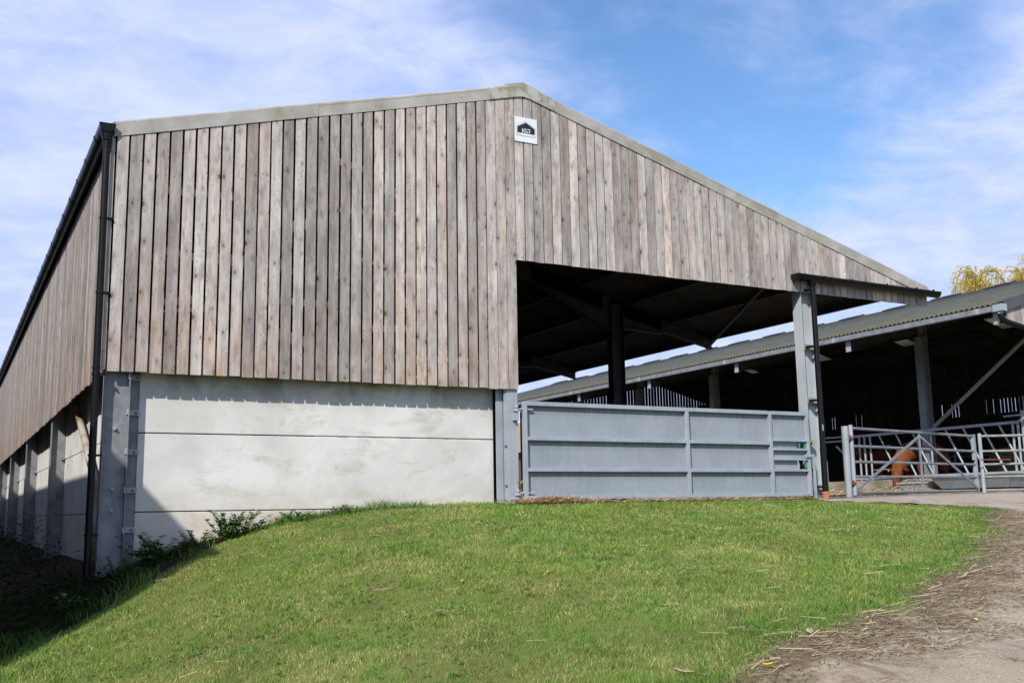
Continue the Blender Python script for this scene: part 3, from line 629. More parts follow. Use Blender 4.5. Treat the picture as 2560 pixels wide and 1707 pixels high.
# gutters
def half_gutter(m_, a, b, r, wall=0.004, n=12):
    a = Vector(a); b = Vector(b); d = (b - a).normalized(); s = d.cross(Vector((0, 0, 1))).normalized()
    vs = []
    for c in (a, b):
        for rr in (r, r - wall):
            for k in range(n + 1):
                t = math.pi * k / n; vs.append(c + s * rr * math.cos(t) - Vector((0, 0, 1)) * rr * 1.12 * math.sin(t))
    L = n + 1; fs = []
    for k in range(n):
        fs += [(k, k + 1, 2 * L + k + 1, 2 * L + k), (L + k + 1, L + k, 3 * L + k, 3 * L + k + 1), (k + 1, k, L + k, L + k + 1), (2 * L + k, 2 * L + k + 1, 3 * L + k + 1, 3 * L + k)]
    fs += [(0, 2 * L, 3 * L, L), (n, L + n, 3 * L + n, 2 * L + n)]
    m_.add(vs, fs)
def gcap(m_, c, d, r, n=14, t=0.012):
    c = Vector(c); d = Vector(d).normalized(); s = d.cross(Vector((0, 0, 1))).normalized()
    ring = [c + s * r * math.cos(math.pi * k / n) - Vector((0, 0, 1)) * r * 1.12 * math.sin(math.pi * k / n) for k in range(n + 1)]
    vs = ring + [p + d * t for p in ring]; L = n + 1
    fs = [tuple(range(L)), tuple(range(2 * L - 1, L - 1, -1))] + [(k, L + k, L + k + 1, k + 1) for k in range(n)] + [(0, n, L + n, L)]
    m_.add(vs, fs)
ZG = 4.615
m_ = MB(); half_gutter(m_, (-0.115, -0.09, ZG), (-0.115, DEEP, ZG), 0.088); gt = m_.build('gutter', M['plastic'], barn, smooth='auto')
m_ = MB(); gcap(m_, (-0.115, -0.10, ZG + 0.004), (0, 1, 0), 0.096, t=0.02); m_.build('end_cap', M['plastic'], gt)
for k in range(38):
    y = 0.45 + k * 0.95
    m_ = MB(); half_gutter(m_, (-0.115, y - 0.018, ZG + 0.006), (-0.115, y + 0.018, ZG + 0.006), 0.097, wall=0.009); m_.build('gutter_clip', M['plastic'], gt)
# left downpipe
m_ = MB(); m_.tube([(-0.115, -0.02, ZG - 0.08), (-0.108, -0.03, ZG - 0.2)], [0.075, 0.052], 18); m_.tube([(-0.108, -0.03, ZG - 0.19), (-0.104, -0.03, -1.2)], 0.041, 20)
for z in (ZG - 0.22, ZG - 0.26, 1.68, 1.60): m_.tube([(-0.107, -0.03, z), (-0.107, -0.03, z - 0.018)], 0.047, 20)
dpl = m_.build('downpipe', M['plastic'], barn, smooth='auto')
for z in (3.46, 2.56, 1.60, 0.66, -0.24):
    m_ = MB(); m_.tube([(-0.106, -0.03, z - 0.013), (-0.106, -0.03, z + 0.013)], 0.049, 20); m_.box(-0.065, 0.0, -0.038, -0.012, z - 0.012, z + 0.012); m_.tube([(-0.02, -0.06, z), (-0.02, 0.01, z)], 0.011, 8)
    m_.build('pipe_clip', M['plastic'], dpl)
# right front gutter and downpipe
GZ = 3.79
m_ = MB(); half_gutter(m_, (10.80, -0.125, GZ + 0.01), (14.30, -0.125, GZ - 0.01), 0.092); g2 = m_.build('gutter', M['plastic'], barn, smooth='auto')
m_ = MB(); gcap(m_, (10.79, -0.125, GZ + 0.013), (1, 0, 0), 0.098, t=0.02); m_.build('end_cap', M['plastic'], g2)
m_ = MB(); gcap(m_, (14.29, -0.125, GZ - 0.006), (1, 0, 0), 0.098, t=0.02); m_.build('end_cap', M['plastic'], g2)
for x in (10.95, 11.40, 12.05, 12.9, 13.65, 14.1):
    m_ = MB(); half_gutter(m_, (x - 0.02, -0.125, GZ + 0.012), (x + 0.02, -0.125, GZ + 0.012), 0.101, wall=0.009); m_.build('gutter_clip', M['plastic'], g2)
m_ = MB(); m_.tube([(11.19, -0.12, GZ - 0.06), (11.19, -0.12, GZ - 0.17)], [0.09, 0.056], 18); m_.tube([(11.19, -0.12, GZ - 0.16), (11.19, -0.12, 0.18)], 0.046, 20)
for z in (GZ - 0.19, GZ - 0.23, 0.90, 0.86): m_.tube([(11.19, -0.12, z), (11.19, -0.12, z - 0.02)], 0.052, 20)
m_.tube([(11.19, -0.12, 0.88), (11.19, -0.12, 0.17)], 0.050, 20)
dpr = m_.build('downpipe', M['plastic'], barn, smooth='auto')
m_ = MB(); m_.tube([(11.19, -0.12, 0.17), (11.19, -0.12, -0.06)], 0.056, 20); m_.tube([(11.19, -0.12, 0.17), (11.19, -0.12, 0.14)], 0.065, 20); m_.build('clay_socket', M['clay'], dpr, smooth='auto')
for z in (3.56, 2.59, 1.68, 0.25):
    m_ = MB(); m_.tube([(11.19, -0.12, z - 0.015), (11.19, -0.12, z + 0.015)], 0.053, 20); m_.box(11.08, 11.16, -0.09, 0.02, z - 0.015, z + 0.015); m_.build('pipe_clip', M['plastic'], dpr)
m_ = MB(); m_.box(11.165, 11.185, -0.170, -0.164, 1.17, 1.27); m_.build('pipe_sticker', M['galv'], dpr)

# builder's sign
sign = MB(); sx0, sx1, sz0, sz1 = 5.502, 5.882, 5.325, 5.705
sign.box(sx0, sx1, -0.032, -0.026, sz0, sz1); sg = sign.build('builder_sign', M['white'], loc=(5.69, -0.03, 5.33)); tag(sg, 'square white sign with black barn emblem high on the gable boards', 'sign')
def spoly(pts, y, th, name, mt):
    m_ = MB(); n = len(pts); pts = [(sx0 + px_ * 0.38, sz0 + pz_ * 0.38) for px_, pz_ in pts]
    m_.add([(x, y, z) for x, z in pts] + [(x, y - th, z) for x, z in pts], [tuple(range(n)), tuple(range(2 * n - 1, n - 1, -1))] + [(k, n + k, n + (k + 1) % n, (k + 1) % n) for k in range(n)])
    return m_.build(name, mt, sg)
spoly([(0.11, 0.36), (0.89, 0.36), (0.89, 0.60), (0.50, 0.81), (0.11, 0.60)], -0.0325, 0.0012, 'barn_emblem', M['ink'])
def stroke(m_, pts, w, y, th=0.001):
    for (x0, z0), (x1, z1) in zip(pts[:-1], pts[1:]):
        a_ = Vector((sx0 + x0 * .38, y, sz0 + z0 * .38)); b_ = Vector((sx0 + x1 * .38, y, sz0 + z1 * .38)); d = (b_ - a_).normalized()
        m_.beam(a_ - d * w * .5, b_ + d * w * .5, th, w, upv=(d.z, 0, -d.x) if False else (0, 0, 1)) if abs(d.x) > 0.1 else m_.box(a_.x - w / 2, a_.x + w / 2, y - th, y, min(a_.z, b_.z) - w / 2, max(a_.z, b_.z) + w / 2)
m_ = MB(); stroke(m_, [(0.28, 0.31), (0.07, 0.31), (0.07, 0.63), (0.50, 0.865), (0.93, 0.63), (0.93, 0.31), (0.72, 0.31)], 0.0035, -0.0330); m_.build('emblem_outline', M['ink_grey'], sg)
m_ = MB()   # letters K & J as strokes
y_ = -0.0350; w_ = 0.0098
stroke(m_, [(0.335, 0.375), (0.335, 0.54)], w_, y_); stroke(m_, [(0.345, 0.445), (0.43, 0.535)], w_, y_ - 0.0006); stroke(m_, [(0.375, 0.46), (0.445, 0.38)], w_, y_ - 0.0012)
amp = [(0.575, 0.455), (0.545, 0.395), (0.50, 0.378), (0.458, 0.395), (0.452, 0.43), (0.48, 0.462), (0.515, 0.49), (0.52, 0.525), (0.492, 0.542), (0.465, 0.525), (0.468, 0.492), (0.50, 0.45), (0.585, 0.378)]
stroke(m_, amp, w_ * 0.8, y_ - 0.0018)
stroke(m_, [(0.575, 0.535), (0.655, 0.535)], w_, y_ - 0.0006); stroke(m_, [(0.66, 0.535), (0.66, 0.40)], w_, y_); stroke(m_, [(0.655, 0.40), (0.63, 0.375), (0.59, 0.378), (0.575, 0.41)], w_, y_ - 0.0024)
m_.build('lettering', M['white'], sg)
fc = bpy.data.curves.new('web_address', 'FONT'); fc.body = "www.kandjconstruction.co.uk"; fc.size = 0.0285; fc.extrude = 0.0004; fc.align_x = 'CENTER'
fo = bpy.data.objects.new('web_address', fc); COL.objects.link(fo); fc.materials.append(M['ink_grey']); fc.resolution_u = 2
bpy.context.view_layer.update()
fme = bpy.data.meshes.new_from_object(fo.evaluated_get(bpy.context.evaluated_depsgraph_get()))
bpy.data.objects.remove(fo); fo = bpy.data.objects.new('web_address', fme); COL.objects.link(fo); fo.parent = sg
fo.location = Vector((sx0 + .19, -0.0345, sz0 + 0.235 * .38)) - Vector((5.69, -0.03, 5.33)); fo.rotation_euler = (math.pi / 2, 0, 0)
for (x, z) in ((.06, .06), (.94, .06), (.06, .94), (.94, .94)):
    m_ = MB(); m_.tube([(sx0 + x * .38, -0.032, sz0 + z * .38), (sx0 + x * .38, -0.035, sz0 + z * .38)], 0.005, 8); m_.build('screw', M['galv'], sg)

# ------------------------------------------------------------------ sheeted gate
gate = tag(empty('sheeted_gate', (5.58, -0.02, 0.1)), 'wide galvanised sheet metal gate closing the barn doorway', 'gate')
gx0, gx1 = 5.54, 10.96; zb, zt = 0.10, 1.47
def gbar(x0, x1, z0, z1, name='frame_rail', y0=-0.07, y1=-0.01, m='galv'):
    m_ = MB(); m_.box(x0, x1, y0, y1, z0, z1); o_ = m_.build(name, M[m], gate); bv = o_.modifiers.new('b', 'BEVEL'); bv.width = 0.004; bv.segments = 2; return o_
stl = [(5.54, 5.60), (8.405, 8.465), (10.09, 10.15), (10.90, 10.955)]
for a_, b_ in stl: gbar(a_, b_, zb, zt, 'frame_stile', y0=-0.071)
for z0, z1 in ((1.415, 1.474), (0.925, 0.975), (0.487, 0.537)):
    for (a0, a1), (b0, b1) in zip(stl[:2], stl[1:3]): gbar(a1, b0, z0, z1)
gbar(10.15, 10.90, 1.415, 1.474)
for z0, z1 in ((0.985, 1.02), (0.84, 0.875), (0.68, 0.715), (0.50, 0.535)): gbar(10.15, 10.90 if z1 > .9 or z1 < .6 else 10.90, z0, z1)
gbar(5.60, 10.90, 0.098, 0.15)
def sheet(x0, x1, z0, z1):
    m_ = MB(); m_.box(x0, x1, -0.008, -0.005, z0, z1); m_.build('sheet_panel', M['gate_sheet'], gate)
sheet(5.56, 8.43, 0.13, 1.45); sheet(8.44, 10.12, 0.13, 1.45)
sheet(10.13, 10.93, 1.0, 1.45); sheet(10.13, 10.72, 0.13, 0.998); sheet(10.722, 10.93, 0.13, 0.51); sheet(10.722, 10.93, 0.70, 0.85)
m_ = MB(); m_.box(10.74, 10.755, -0.05, -0.03, 0.87, 1.0); m_.box(10.86, 10.89, -0.045, -0.02, 0.88, 0.98); m_.box(10.86, 10.89, -0.045, -0.02, 0.56, 0.67); m_.build('latch_slide', M['green'], gate)
m_ = MB(); m_.box(10.80, 10.90, -0.04, -0.025, 0.515, 0.545); m_.build('latch_bar', M['red'], gate)
m_ = MB(); m_.box(10.80, 11.02, -0.10, -0.075, 0.735, 0.775); m_.box(10.985, 11.02, -0.10, -0.074, 0.06, 0.734); m_.build('drop_bolt', M['galv'], gate)
for z in (0.19, 1.36):
    m_ = MB(); m_.tube([(5.44, -0.045, z - 0.05), (5.44, -0.045, z + 0.07)], 0.018, 12); m_.tube([(5.44, -0.045, z - 0.03), (5.44, -0.045, z - 0.005)], 0.05, 14); m_.tube([(5.44, -0.045, z + 0.02), (5.44, -0.045, z + 0.045)], 0.032, 14)
    m_.tube([(5.44, -0.045, z), (5.54, -0.045, z)], 0.015, 10); m_.box(5.40, 5.47, -0.06, 0.013, z - 0.16 if z > 1 else z - 0.09, z - 0.05)
    h_ = m_.build('hinge', M['galv'], gate, smooth='auto'); m_ = MB(); m_.tube([(5.60, -0.045, z), (5.70, -0.045, z)], 0.014, 10); m_.build('hinge_bolt', M['galv'], h_, smooth='auto')

# ------------------------------------------------------------------ cattle barn
B2 = tag(empty('cattle_barn', (22.9, 2.6, 0.2)), 'open fronted cattle barn with mossy corrugated roof behind the timber barn', 'barn')
RX, RZ = 30.1, 7.25; EX2, EZ2 = 19.93, 4.52; S2 = (RZ - EZ2) / (RX - EX2); Y2a, Y2b = 2.6, 39.8
z2 = lambda x: RZ - S2 * abs(x - RX)
bays = [2.8 + 4.6 * k for k in range(9)]
LX0, LX1 = 32.3, 33.35
zs2 = lambda x: z2(x) + 0.03
thick(corr(EX2, RX, Y2a, Y2b, zs2).build('roof_slope', M['roof_far'], B2, smooth=True))
YP = 31.7
thick(corr(RX, LX0, Y2a, YP, zs2).build('roof_slope', M['roof_far'], B2, smooth=True))
thick(corr(LX1, 40.3, Y2a, YP, zs2).build('roof_slope', M['roof_far'], B2, smooth=True))
prev = Y2a; segs = []
for k in range(5):
    c = 7.15 + 4.75 * k
    segs.append((prev, c - 0.5)); prev = c + 0.5
    thick(corr(LX0, LX1, c - 0.5, c + 0.5, zs2).build('rooflight', M['rooflight'], B2, smooth=True), 0.003)
segs.append((prev, YP)); m_ = MB()
for a_, b_ in segs:
    q = corr(LX0, LX1, a_, b_, zs2); m_.add(q.v, q.f)
thick(m_.build('roof_strip', M['roof_far'], B2, smooth=True))
for yc in [25.4 + 2.25 * 6, 25.4 + 2.25 * 5, 25.4 + 2.25 * 4, 25.4 + 2.25 * 3, 25.4 + 2.25 * 2, 27.65, 25.4, 23.2, 20.9, 18.6, 16.45, 14.2, 11.95, 9.75, 7.5, 5.2]:
    m_ = MB()
    for s_ in (-1, 1):
        xa, xb = RX, RX + s_ * 0.34
        m_.hexa([(xa, yc - .52, RZ + .095), (xb, yc - .52, RZ + .08 - .34 * S2), (xb, yc + .52, RZ + .08 - .34 * S2), (xa, yc + .52, RZ + .095), (xa, yc - .52, RZ + .125), (xb, yc - .52, RZ + .11 - .34 * S2), (xb, yc + .52, RZ + .11 - .34 * S2), (xa, yc + .52, RZ + .125)])
    m_.build('ridge_vent', M['roof_far'], B2)
    for s_ in (-1,):
        m_ = MB(); m_.box(RX - .355, RX - .335, yc - .50, yc + .02, RZ - .055, RZ + .02); m_.build('vent_opening_shade', M['ink'], B2)  # solid black block painted in for the shaded hollow of the vent
m_ = MB()
for s_ in (-1, 1): m_.hexa([(RX, Y2a, RZ + .055), (RX + s_ * .26, Y2a, RZ + .055 - .26 * S2), (RX + s_ * .26, Y2b, RZ + .055 - .26 * S2), (RX, Y2b, RZ + .055), (RX, Y2a, RZ + .075), (RX + s_ * .26, Y2a, RZ + .075 - .26 * S2), (RX + s_ * .26, Y2b, RZ + .075 - .26 * S2), (RX, Y2b, RZ + .075)])
m_.build('ridge_cap', M['roof_far'], B2)
# box gutter in lengths
m_ = MB(); m_.box(19.83, 19.836, 2.52, Y2b, 4.37, 4.495); m_.box(19.836, 19.975, 2.52, Y2b, 4.37, 4.376); m_.box(19.969, 19.975, 2.52, Y2b, 4.376, 4.50)
gb = m_.build('box_gutter', M['galv_dark'], B2)
for y in bays[:8]:
    m_ = MB(); m_.box(19.826, 19.83, y + 0.33, y + 0.43, 4.365, 4.499); m_.build('gutter_joint', M['galv'], gb)
m_ = MB(); m_.box(19.80, 19.99, 2.50, 2.515, 4.345, 4.51); m_.box(19.80, 19.815, 2.515, 2.75, 4.345, 4.51); m_.build('gutter_stop_end', M['galv'], gb)
m_ = MB(); m_.tube([(19.9, 2.62, 4.37), (19.9, 2.62, 4.29)], 0.07, 14); m_.build('gutter_outlet', M['galv'], gb, smooth='auto')
m_ = MB(); m_.tube([(19.9, 2.62, 4.29), (19.9, 2.61, 4.20), (20.0, 2.56, 4.10), (20.6, 2.50, 3.98), (22.7, 2.45, 3.55)], 0.065, 14); m_.build('rain_pipe', M['plastic'], B2, smooth='auto')
for y in bays:
    for xc in (22.9, 37.3):
        if y > YP and xc > 30: continue
        m_ = MB(); hcol(m_, xc, y, 0.30, 0.22, 0.15, z2(xc) - 0.1); m_.build('barn_column', M['galv_dark'] if xc < 30 else M['interior_shade_steel'], B2)
    m_ = MB()
    for xa, xb, d0, d1 in ((20.0, 22.9, 0.28, 0.45), (22.9, RX, 0.45, 0.40), (RX, 37.3, 0.40, 0.45)):
        if y > YP and xa >= RX: continue
        za, zb_ = z2(xa) - 0.17, z2(xb) - 0.17
        m_.hexa([(xa, y - .005, za - d0), (xb, y - .005, zb_ - d1), (xb, y + .005, zb_ - d1), (xa, y + .005, za - d0), (xa, y - .005, za), (xb, y - .005, zb_), (xb, y + .005, zb_), (xa, y + .005, za)])
        for dd0, dd1 in ((0, 0), (d0 + .012, d1 + .012)):
            m_.hexa([(xa, y - .08, za - dd0), (xb, y - .08, zb_ - dd1), (xb, y + .08, zb_ - dd1), (xa, y + .08, za - dd0), (xa, y - .08, za - dd0 + .012), (xb, y - .08, zb_ - dd1 + .012), (xb, y + .08, zb_ - dd1 + .012), (xa, y + .08, za - dd0 + .012)])
    rf = m_.build('rafter', M['interior_shade_steel'], B2)
    m_ = MB(); m_.box(19.985, 19.998, y - .085, y + .085, z2(20) - .47, z2(20) - .155); m_.build('end_plate', M['galv'], rf)
for x in (20.15, 21.0, 22.2, 23.4, 24.8, 26.2, 27.6, 29.0, 31.2, 33.5, 35, 37):
    m_ = MB(); m_.box(x - .035, x + .035, Y2a + .05, Y2b if x < RX else YP, z2(x) - .155, z2(x) - .005); m_.build('purlin', M['timber'] if x > 20.5 else M['interior_shade_steel'], B2)
m_ = MB(); m_.tube([(22.75, 7.2, 1.95), (22.75, 2.95, 4.82)], 0.055, 14); m_.build('wind_brace', M['galv_green'], B2, smooth='auto')
m_ = MB(); m_.box(22.68, 22.82, 7.12, 7.28, 1.85, 2.02); m_.build('brace_cleat', M['galv_dark'], B2)
# back and end walls of spaced boards
m_ = MB(); y = Y2a + .1
while y < YP:
    nz = 0.5 + 0.5 * math.sin(y * 0.9) * math.sin(y * 0.37 + 1)
    g_ = random.choice([0.003, 0.008, 0.013, 0.019, 0.025]) * (0.55 + 0.9 * nz); board(m_, y + g_, y + .16, 3.3, 5.4, 5.4, 34.5, 0.02, 'y', 0.002)
    board(m_, y - .004, y + .162, .2, 3.36, 3.36, 34.53, 0.02, 'y', 0.0); y += .16
m_.build('back_cladding', M['timber'], B2)
for z in (1.6, 2.9, 4.2, 5.0):
    m_ = MB(); m_.box(34.42, 34.495, Y2a, YP, z - .05, z + .05); m_.build('cladding_rail', M['timber'], B2)
m_ = MB(); x = 23.1
while x < 36.2:
    g_ = random.choice([0.024, 0.028, 0.032]); board(m_, x + g_, x + .19, .2, z2(x) - .5, z2(x + .19) - .5, YP - .12, 0.02, 'x', 0.002); x += .19
m_.build('far_gable_cladding', M['timber'], B2)
m_ = MB()
for xa, xb in ((23.0, RX), (RX, 36.4)): m_.hexa([(xa, YP - .12, z2(xa) - .52), (xb, YP - .12, z2(xb) - .52), (xb, YP - .06, z2(xb) - .52), (xa, YP - .06, z2(xa) - .52), (xa, YP - .12, z2(xa)), (xb, YP - .12, z2(xb)), (xb, YP - .06, z2(xb)), (xa, YP - .06, z2(xa))])
m_.build('gable_beam', M['interior_shade_steel'], B2)
m_ = MB(); x = 20.02
while x < 40.2:
    board(m_, x + .004, x + .148, 4.02, z2(x) - .06, z2(x + .15) - .06, Y2a - .02, 0.02, 'x', 0.002); x += .15
m_.build('near_gable_cladding', M['wood'], B2)
for (xa, xb) in ((EX2 - .03, RX), (RX, 40.3)):
    m_ = MB(); m_.hexa([(xa, Y2a - .09, z2(xa) - .16), (xb, Y2a - .09, z2(xb) - .16), (xb, Y2a - .07, z2(xb) - .16), (xa, Y2a - .07, z2(xa) - .16), (xa, Y2a - .09, z2(xa) + .10), (xb, Y2a - .09, z2(xb) + .10), (xb, Y2a - .07, z2(xb) + .10), (xa, Y2a - .07, z2(xa) + .10)])
    m_.hexa([(xa, Y2a - .07, z2(xa) + .085), (xb, Y2a - .07, z2(xb) + .085), (xb, Y2a + .14, z2(xb) + .085), (xa, Y2a + .14, z2(xa) + .085), (xa, Y2a - .07, z2(xa) + .10), (xb, Y2a - .07, z2(xb) + .10), (xb, Y2a + .14, z2(xb) + .10), (xa, Y2a + .14, z2(xa) + .10)])
    m_.build('verge_flashing', M['flash_dark'], B2)
m_ = MB(); m_.box(22.62, 22.80, 2.9, 39.0, 0.2, 0.64); kb = m_.build('feed_kerb', M['kerb'], loc=(22.7, 5, .2)); tag(kb, 'low stained concrete kerb wall under the cattle feed barrier', 'wall')
# interior pen rails and bales
def pen(x, ya, yb, label):
    r_ = tag(empty('pen_rail', (x, ya, .2)), label, 'railing')
    for z in (.75, 1.1, 1.45):
        m_ = MB(); m_.tube([(x, ya, z), (x, yb, z)], 0.03, 8); m_.build('rail', M['galv_dark'], r_, smooth=True)
    y = ya
    while y <= yb + .01:
        m_ = MB(); m_.tube([(x, y, .2), (x, y, 1.55)], 0.04, 8); m_.build('post', M['galv_dark'], r_, smooth=True); y += (yb - ya) / 4
pen(28.2, 5.5, 12.5, 'three bar pen railing deep inside the cattle barn in front of hay bales')
def bale(x, y, r, lab):
    m_ = MB(); n = 28; prof = [(-.62, r * .86), (-.56, r * .97), (-.3, r), (.3, r * 1.01), (.56, r * .96), (.62, r * .85)]
    vs = []; 
    for px_, rr in prof:
        for k in range(n):
            t = 2 * math.pi * k / n; q = rr * (1 + random.uniform(-.02, .02)); vs.append((x + px_, y + q * math.cos(t), .2 + r * .97 + q * math.sin(t)))
    fs = [(i * n + k, i * n + (k + 1) % n, (i + 1) * n + (k + 1) % n, (i + 1) * n + k) for i in range(len(prof) - 1) for k in range(n)] + [tuple(range(n))[::-1], tuple(5 * n + k for k in range(n))]
    m_.add(vs, fs); o_ = m_.build('hay_bale', M['hay'], loc=(x, y, .2), smooth='auto'); tag(o_, lab, 'hay bale', 'round hay bales in the cattle barn')
bale(29.5, 9.4, .78, 'round hay bale deep in the barn, just right of the steel column'); bale(29.8, 7.7, .70, 'middle round hay bale behind the pen railing, in dark barn'); bale(29.4, 6.1, .66, 'round hay bale nearest the gate latch, behind the pen railing')

# ------------------------------------------------------------------ feed barriers
fb = tag(empty('feed_barrier', (22.7, 6.0, .64)), 'galvanised diagonal bar feed barrier on the kerb by the barn column', 'feed barrier')
BXF = 22.66
def fbar(a, b, w=.05, name='bar', m='galv', par=None, rd=True):
    m_ = MB()
    if rd: m_.tube([a, b], w / 2, 10)
    else: m_.beam(a, b, w, w)
    m_.build(name, M[m], par or fb, smooth='auto')
fbar((BXF, 4.45, 1.97), (BXF, 9.95, 1.97), .07, 'top_rail', rd=False); fbar((BXF, 4.45, .70), (BXF, 9.95, .70), .06, 'bottom_rail', rd=False)
for y in (8.95, 8.33, 7.74, 6.62, 6.05, 5.47, 4.95): fbar((BXF, y, 1.94), (BXF, y - .62, .72), .052, 'diagonal_bar')
for y in (9.30, 9.52, 9.72, 7.12, 4.55, 4.40): fbar((BXF, y, .64), (BXF, y, 2.0), .06, 'upright')
for z in (1.15, .95, 1.65): fbar((BXF + .3, 8.8, z), (BXF + .3, 9.5, z), .025, 'spacer_rod')
fb2 = tag(empty('feed_barrier', (22.7, 11.5, .64)), 'feed barrier section with thick braced posts left of the gate post', 'feed barrier')
fbar((BXF, 9.95, 1.99), (BXF, 13.6, 2.03), .05, 'top_rail', par=fb2); fbar((BXF - .08, 9.95, 1.86), (BXF - .08, 13.6, 1.90), .05, 'top_rail', par=fb2)
for y in (10.05, 11.1, 12.3, 13.5):
    fbar((BXF - .05, y, .64), (BXF - .05, y, 2.08), .075, 'post', par=fb2); fbar((BXF - .05, y, .64), (BXF - .05, y, 1.28), .13, 'post_sleeve', par=fb2); fbar((BXF - .05, y, 1.25), (BXF - .05, y + .55, 1.72), .06, 'strut', par=fb2)
fb3 = tag(empty('feed_barrier', (22.7, 3.2, .64)), 'right end section of feed barrier with double uprights and upper rails', 'feed barrier')
fbar((BXF, 2.9, 2.0), (BXF, 4.36, 2.0), .07, 'top_rail', par=fb3, rd=False); fbar((BXF - .05, 2.9, 2.16), (BXF - .05, 4.75, 2.14), .045, 'upper_rail', par=fb3)
for y in (4.22, 4.02): fbar((BXF - .03, y, .64), (BXF - .03, y, 2.25), .07, 'upright', par=fb3, rd=False)
for y in (4.0, 3.75, 3.4): fbar((BXF, y, 1.94), (BXF, y - .62, .72), .06, 'diagonal_bar', par=fb3)

# ------------------------------------------------------------------ field gates and post
gpz = float(gz(12.9, 1.0))
m_ = MB(); m_.tube([(12.93, 1.03, gpz - .2), (12.93, 1.03, 1.375)], 0.062, 24); gp = m_.build('gate_post', M['galv'], loc=(12.93, 1.03, gpz), smooth='auto'); tag(gp, 'round galvanised gate post standing at the lawn corner', 'gate post')
for z in (1.16, .34):
    m_ = MB(); m_.box(12.97, 13.10, .99, 1.05, z - .02, z + .02); m_.tube([(13.05, 1.02, z - .04), (13.05, 1.02, z + .05)], .022, 10); m_.build('hinge_pin', M['red'], gp)
def field_gate(a, b, z0a, z0b, h, label, rusty=False, near=True):
    a = Vector((a[0], a[1], 0)); b = Vector((b[0], b[1], 0)); L = (b - a).length; d = (b - a) / L
    g_ = tag(empty('field_gate', (a.x, a.y, z0a)), label, 'gate')
    def q(s, t): return (a.x + d.x * s * L, a.y + d.y * s * L, z0a + (z0b - z0a) * s + t * h)
    mt = 'galv_green' if rusty else 'galv_dark'
    def tb(p0, p1, r, nm, m=mt):
        m_ = MB(); m_.tube([p0, p1], r, 12); m_.build(nm, M[m], g_, smooth='auto')
    def bm(p0, p1, w, w2, nm, m=mt):
        m_ = MB(); m_.beam(p0, p1, w, w2); m_.build(nm, M[m], g_)
    m_ = MB(); m_.tube([q(0, -.04), q(0, 1.05)], .040, 12); m_.build('hinge_stile', M['galv'], g_, smooth='auto')
    m_ = MB(); m_.tube([q(1, -.02), q(1, 1.03)], .040, 12); m_.build('latch_stile', M[mt], g_, smooth='auto')
    for t in (0.0, .245, .475, .72, 1.0): tb(q(0, t), q(1, t), .026, 'rail')
    if near:
        off = Vector((d.y, -d.x, 0)) * 0.03
        o2 = lambda s, t: tuple(Vector(q(s, t)) + off)
        bm(o2(.01, .04), o2(.50, .93), .02, .05, 'diagonal_brace'); bm(o2(.99, .04), o2(.51, .93), .02, .05, 'diagonal_brace'); bm(o2(.50, .0), o2(.50, .97), .05, .02, 'centre_strap')
    return g_, q
fg, q1 = field_gate((13.10, 1.05), (18.25, 2.38), .165, .205, 1.18, 'five bar galvanised field gate hung on the round post')
fg2, q2 = field_gate((18.42, 2.36), (22.3, .28), .205, .23, 1.18, 'second field gate with greenish rails and rusty stile at right edge', True, False)
m_ = MB(); z0 = .2
m_.beam(q1(.985, .56), q1(.985, 1.0), .09, .012); m_.beam(q1(.985, .02), q1(.985, .46), .09, .012); m_.build('latch_plate', M['galv'], fg)
m_ = MB(); m_.tube([(18.2, 2.2, .86), (18.9, 2.0, .86)], .014, 8); m_.build('latch_bolt', M['red'], fg2)

# ------------------------------------------------------------------ troughs
def trough(y0, y1, x0, x1, zt_, zb_, inset, label, name, open_under=False):
    m_ = MB(); w = .012
    for sgn, xx, xi in ((-1, x0, x0 + inset), (1, x1, x1 - inset)):
        m_.hexa([(xi, y0 + inset, zb_), (xi + w, y0 + inset, zb_), (xi + w, y1 - inset, zb_), (xi, y1 - inset, zb_), (xx, y0, zt_), (xx + w, y0, zt_), (xx + w, y1, zt_), (xx, y1, zt_)])
    for yy, yi in ((y0, y0 + inset), (y1, y1 - inset)):
        m_.hexa([(x0 + inset, yi, zb_), (x1 - inset, yi, zb_), (x1 - inset, yi + w, zb_), (x0 + inset, yi + w, zb_), (x0, yy, zt_), (x1, yy, zt_), (x1, yy + w, zt_), (x0, yy + w, zt_)])
    m_.box(x0 + inset, x1 - inset, y0 + inset, y1 - inset, zb_ - .005, zb_ + .012)
    o_ = m_.build(name, M['galv'], loc=((x0 + x1) / 2, (y0 + y1) / 2, zb_)); tag(o_, label, 'trough')
    m_ = MB(); m_.box(x0 - .015, x1 + .02, y0 - .015, y0 - .001, zt_ - .03, zt_ + .012); m_.box(x0 - .015, x1 + .02, y1 + .013, y1 + .028, zt_ - .03, zt_ + .012); m_.box(x0 - .016, x0 - .001, y0, y1 + .012, zt_ - .03, zt_ + .012); m_.build('rim', M['galv'], o_)
    return o_
trough(6.28, 7.35, 21.45, 22.15, .50, .20, .10, 'small galvanised feed trough filled with straw beside the cow', 'feed_trough')
ht = trough(3.7, 6.15, 21.25, 22.5, .66, .32, .22, 'large galvanised hopper trough raised on legs behind the gates', 'hopper_trough')
for y in (4.1, 5.75):
    for x in (21.6, 22.2):
        m_ = MB(); m_.box(x - .025, x + .025, y - .025, y + .025, .195, .315); m_.build('leg', M['galv_dark'], ht)

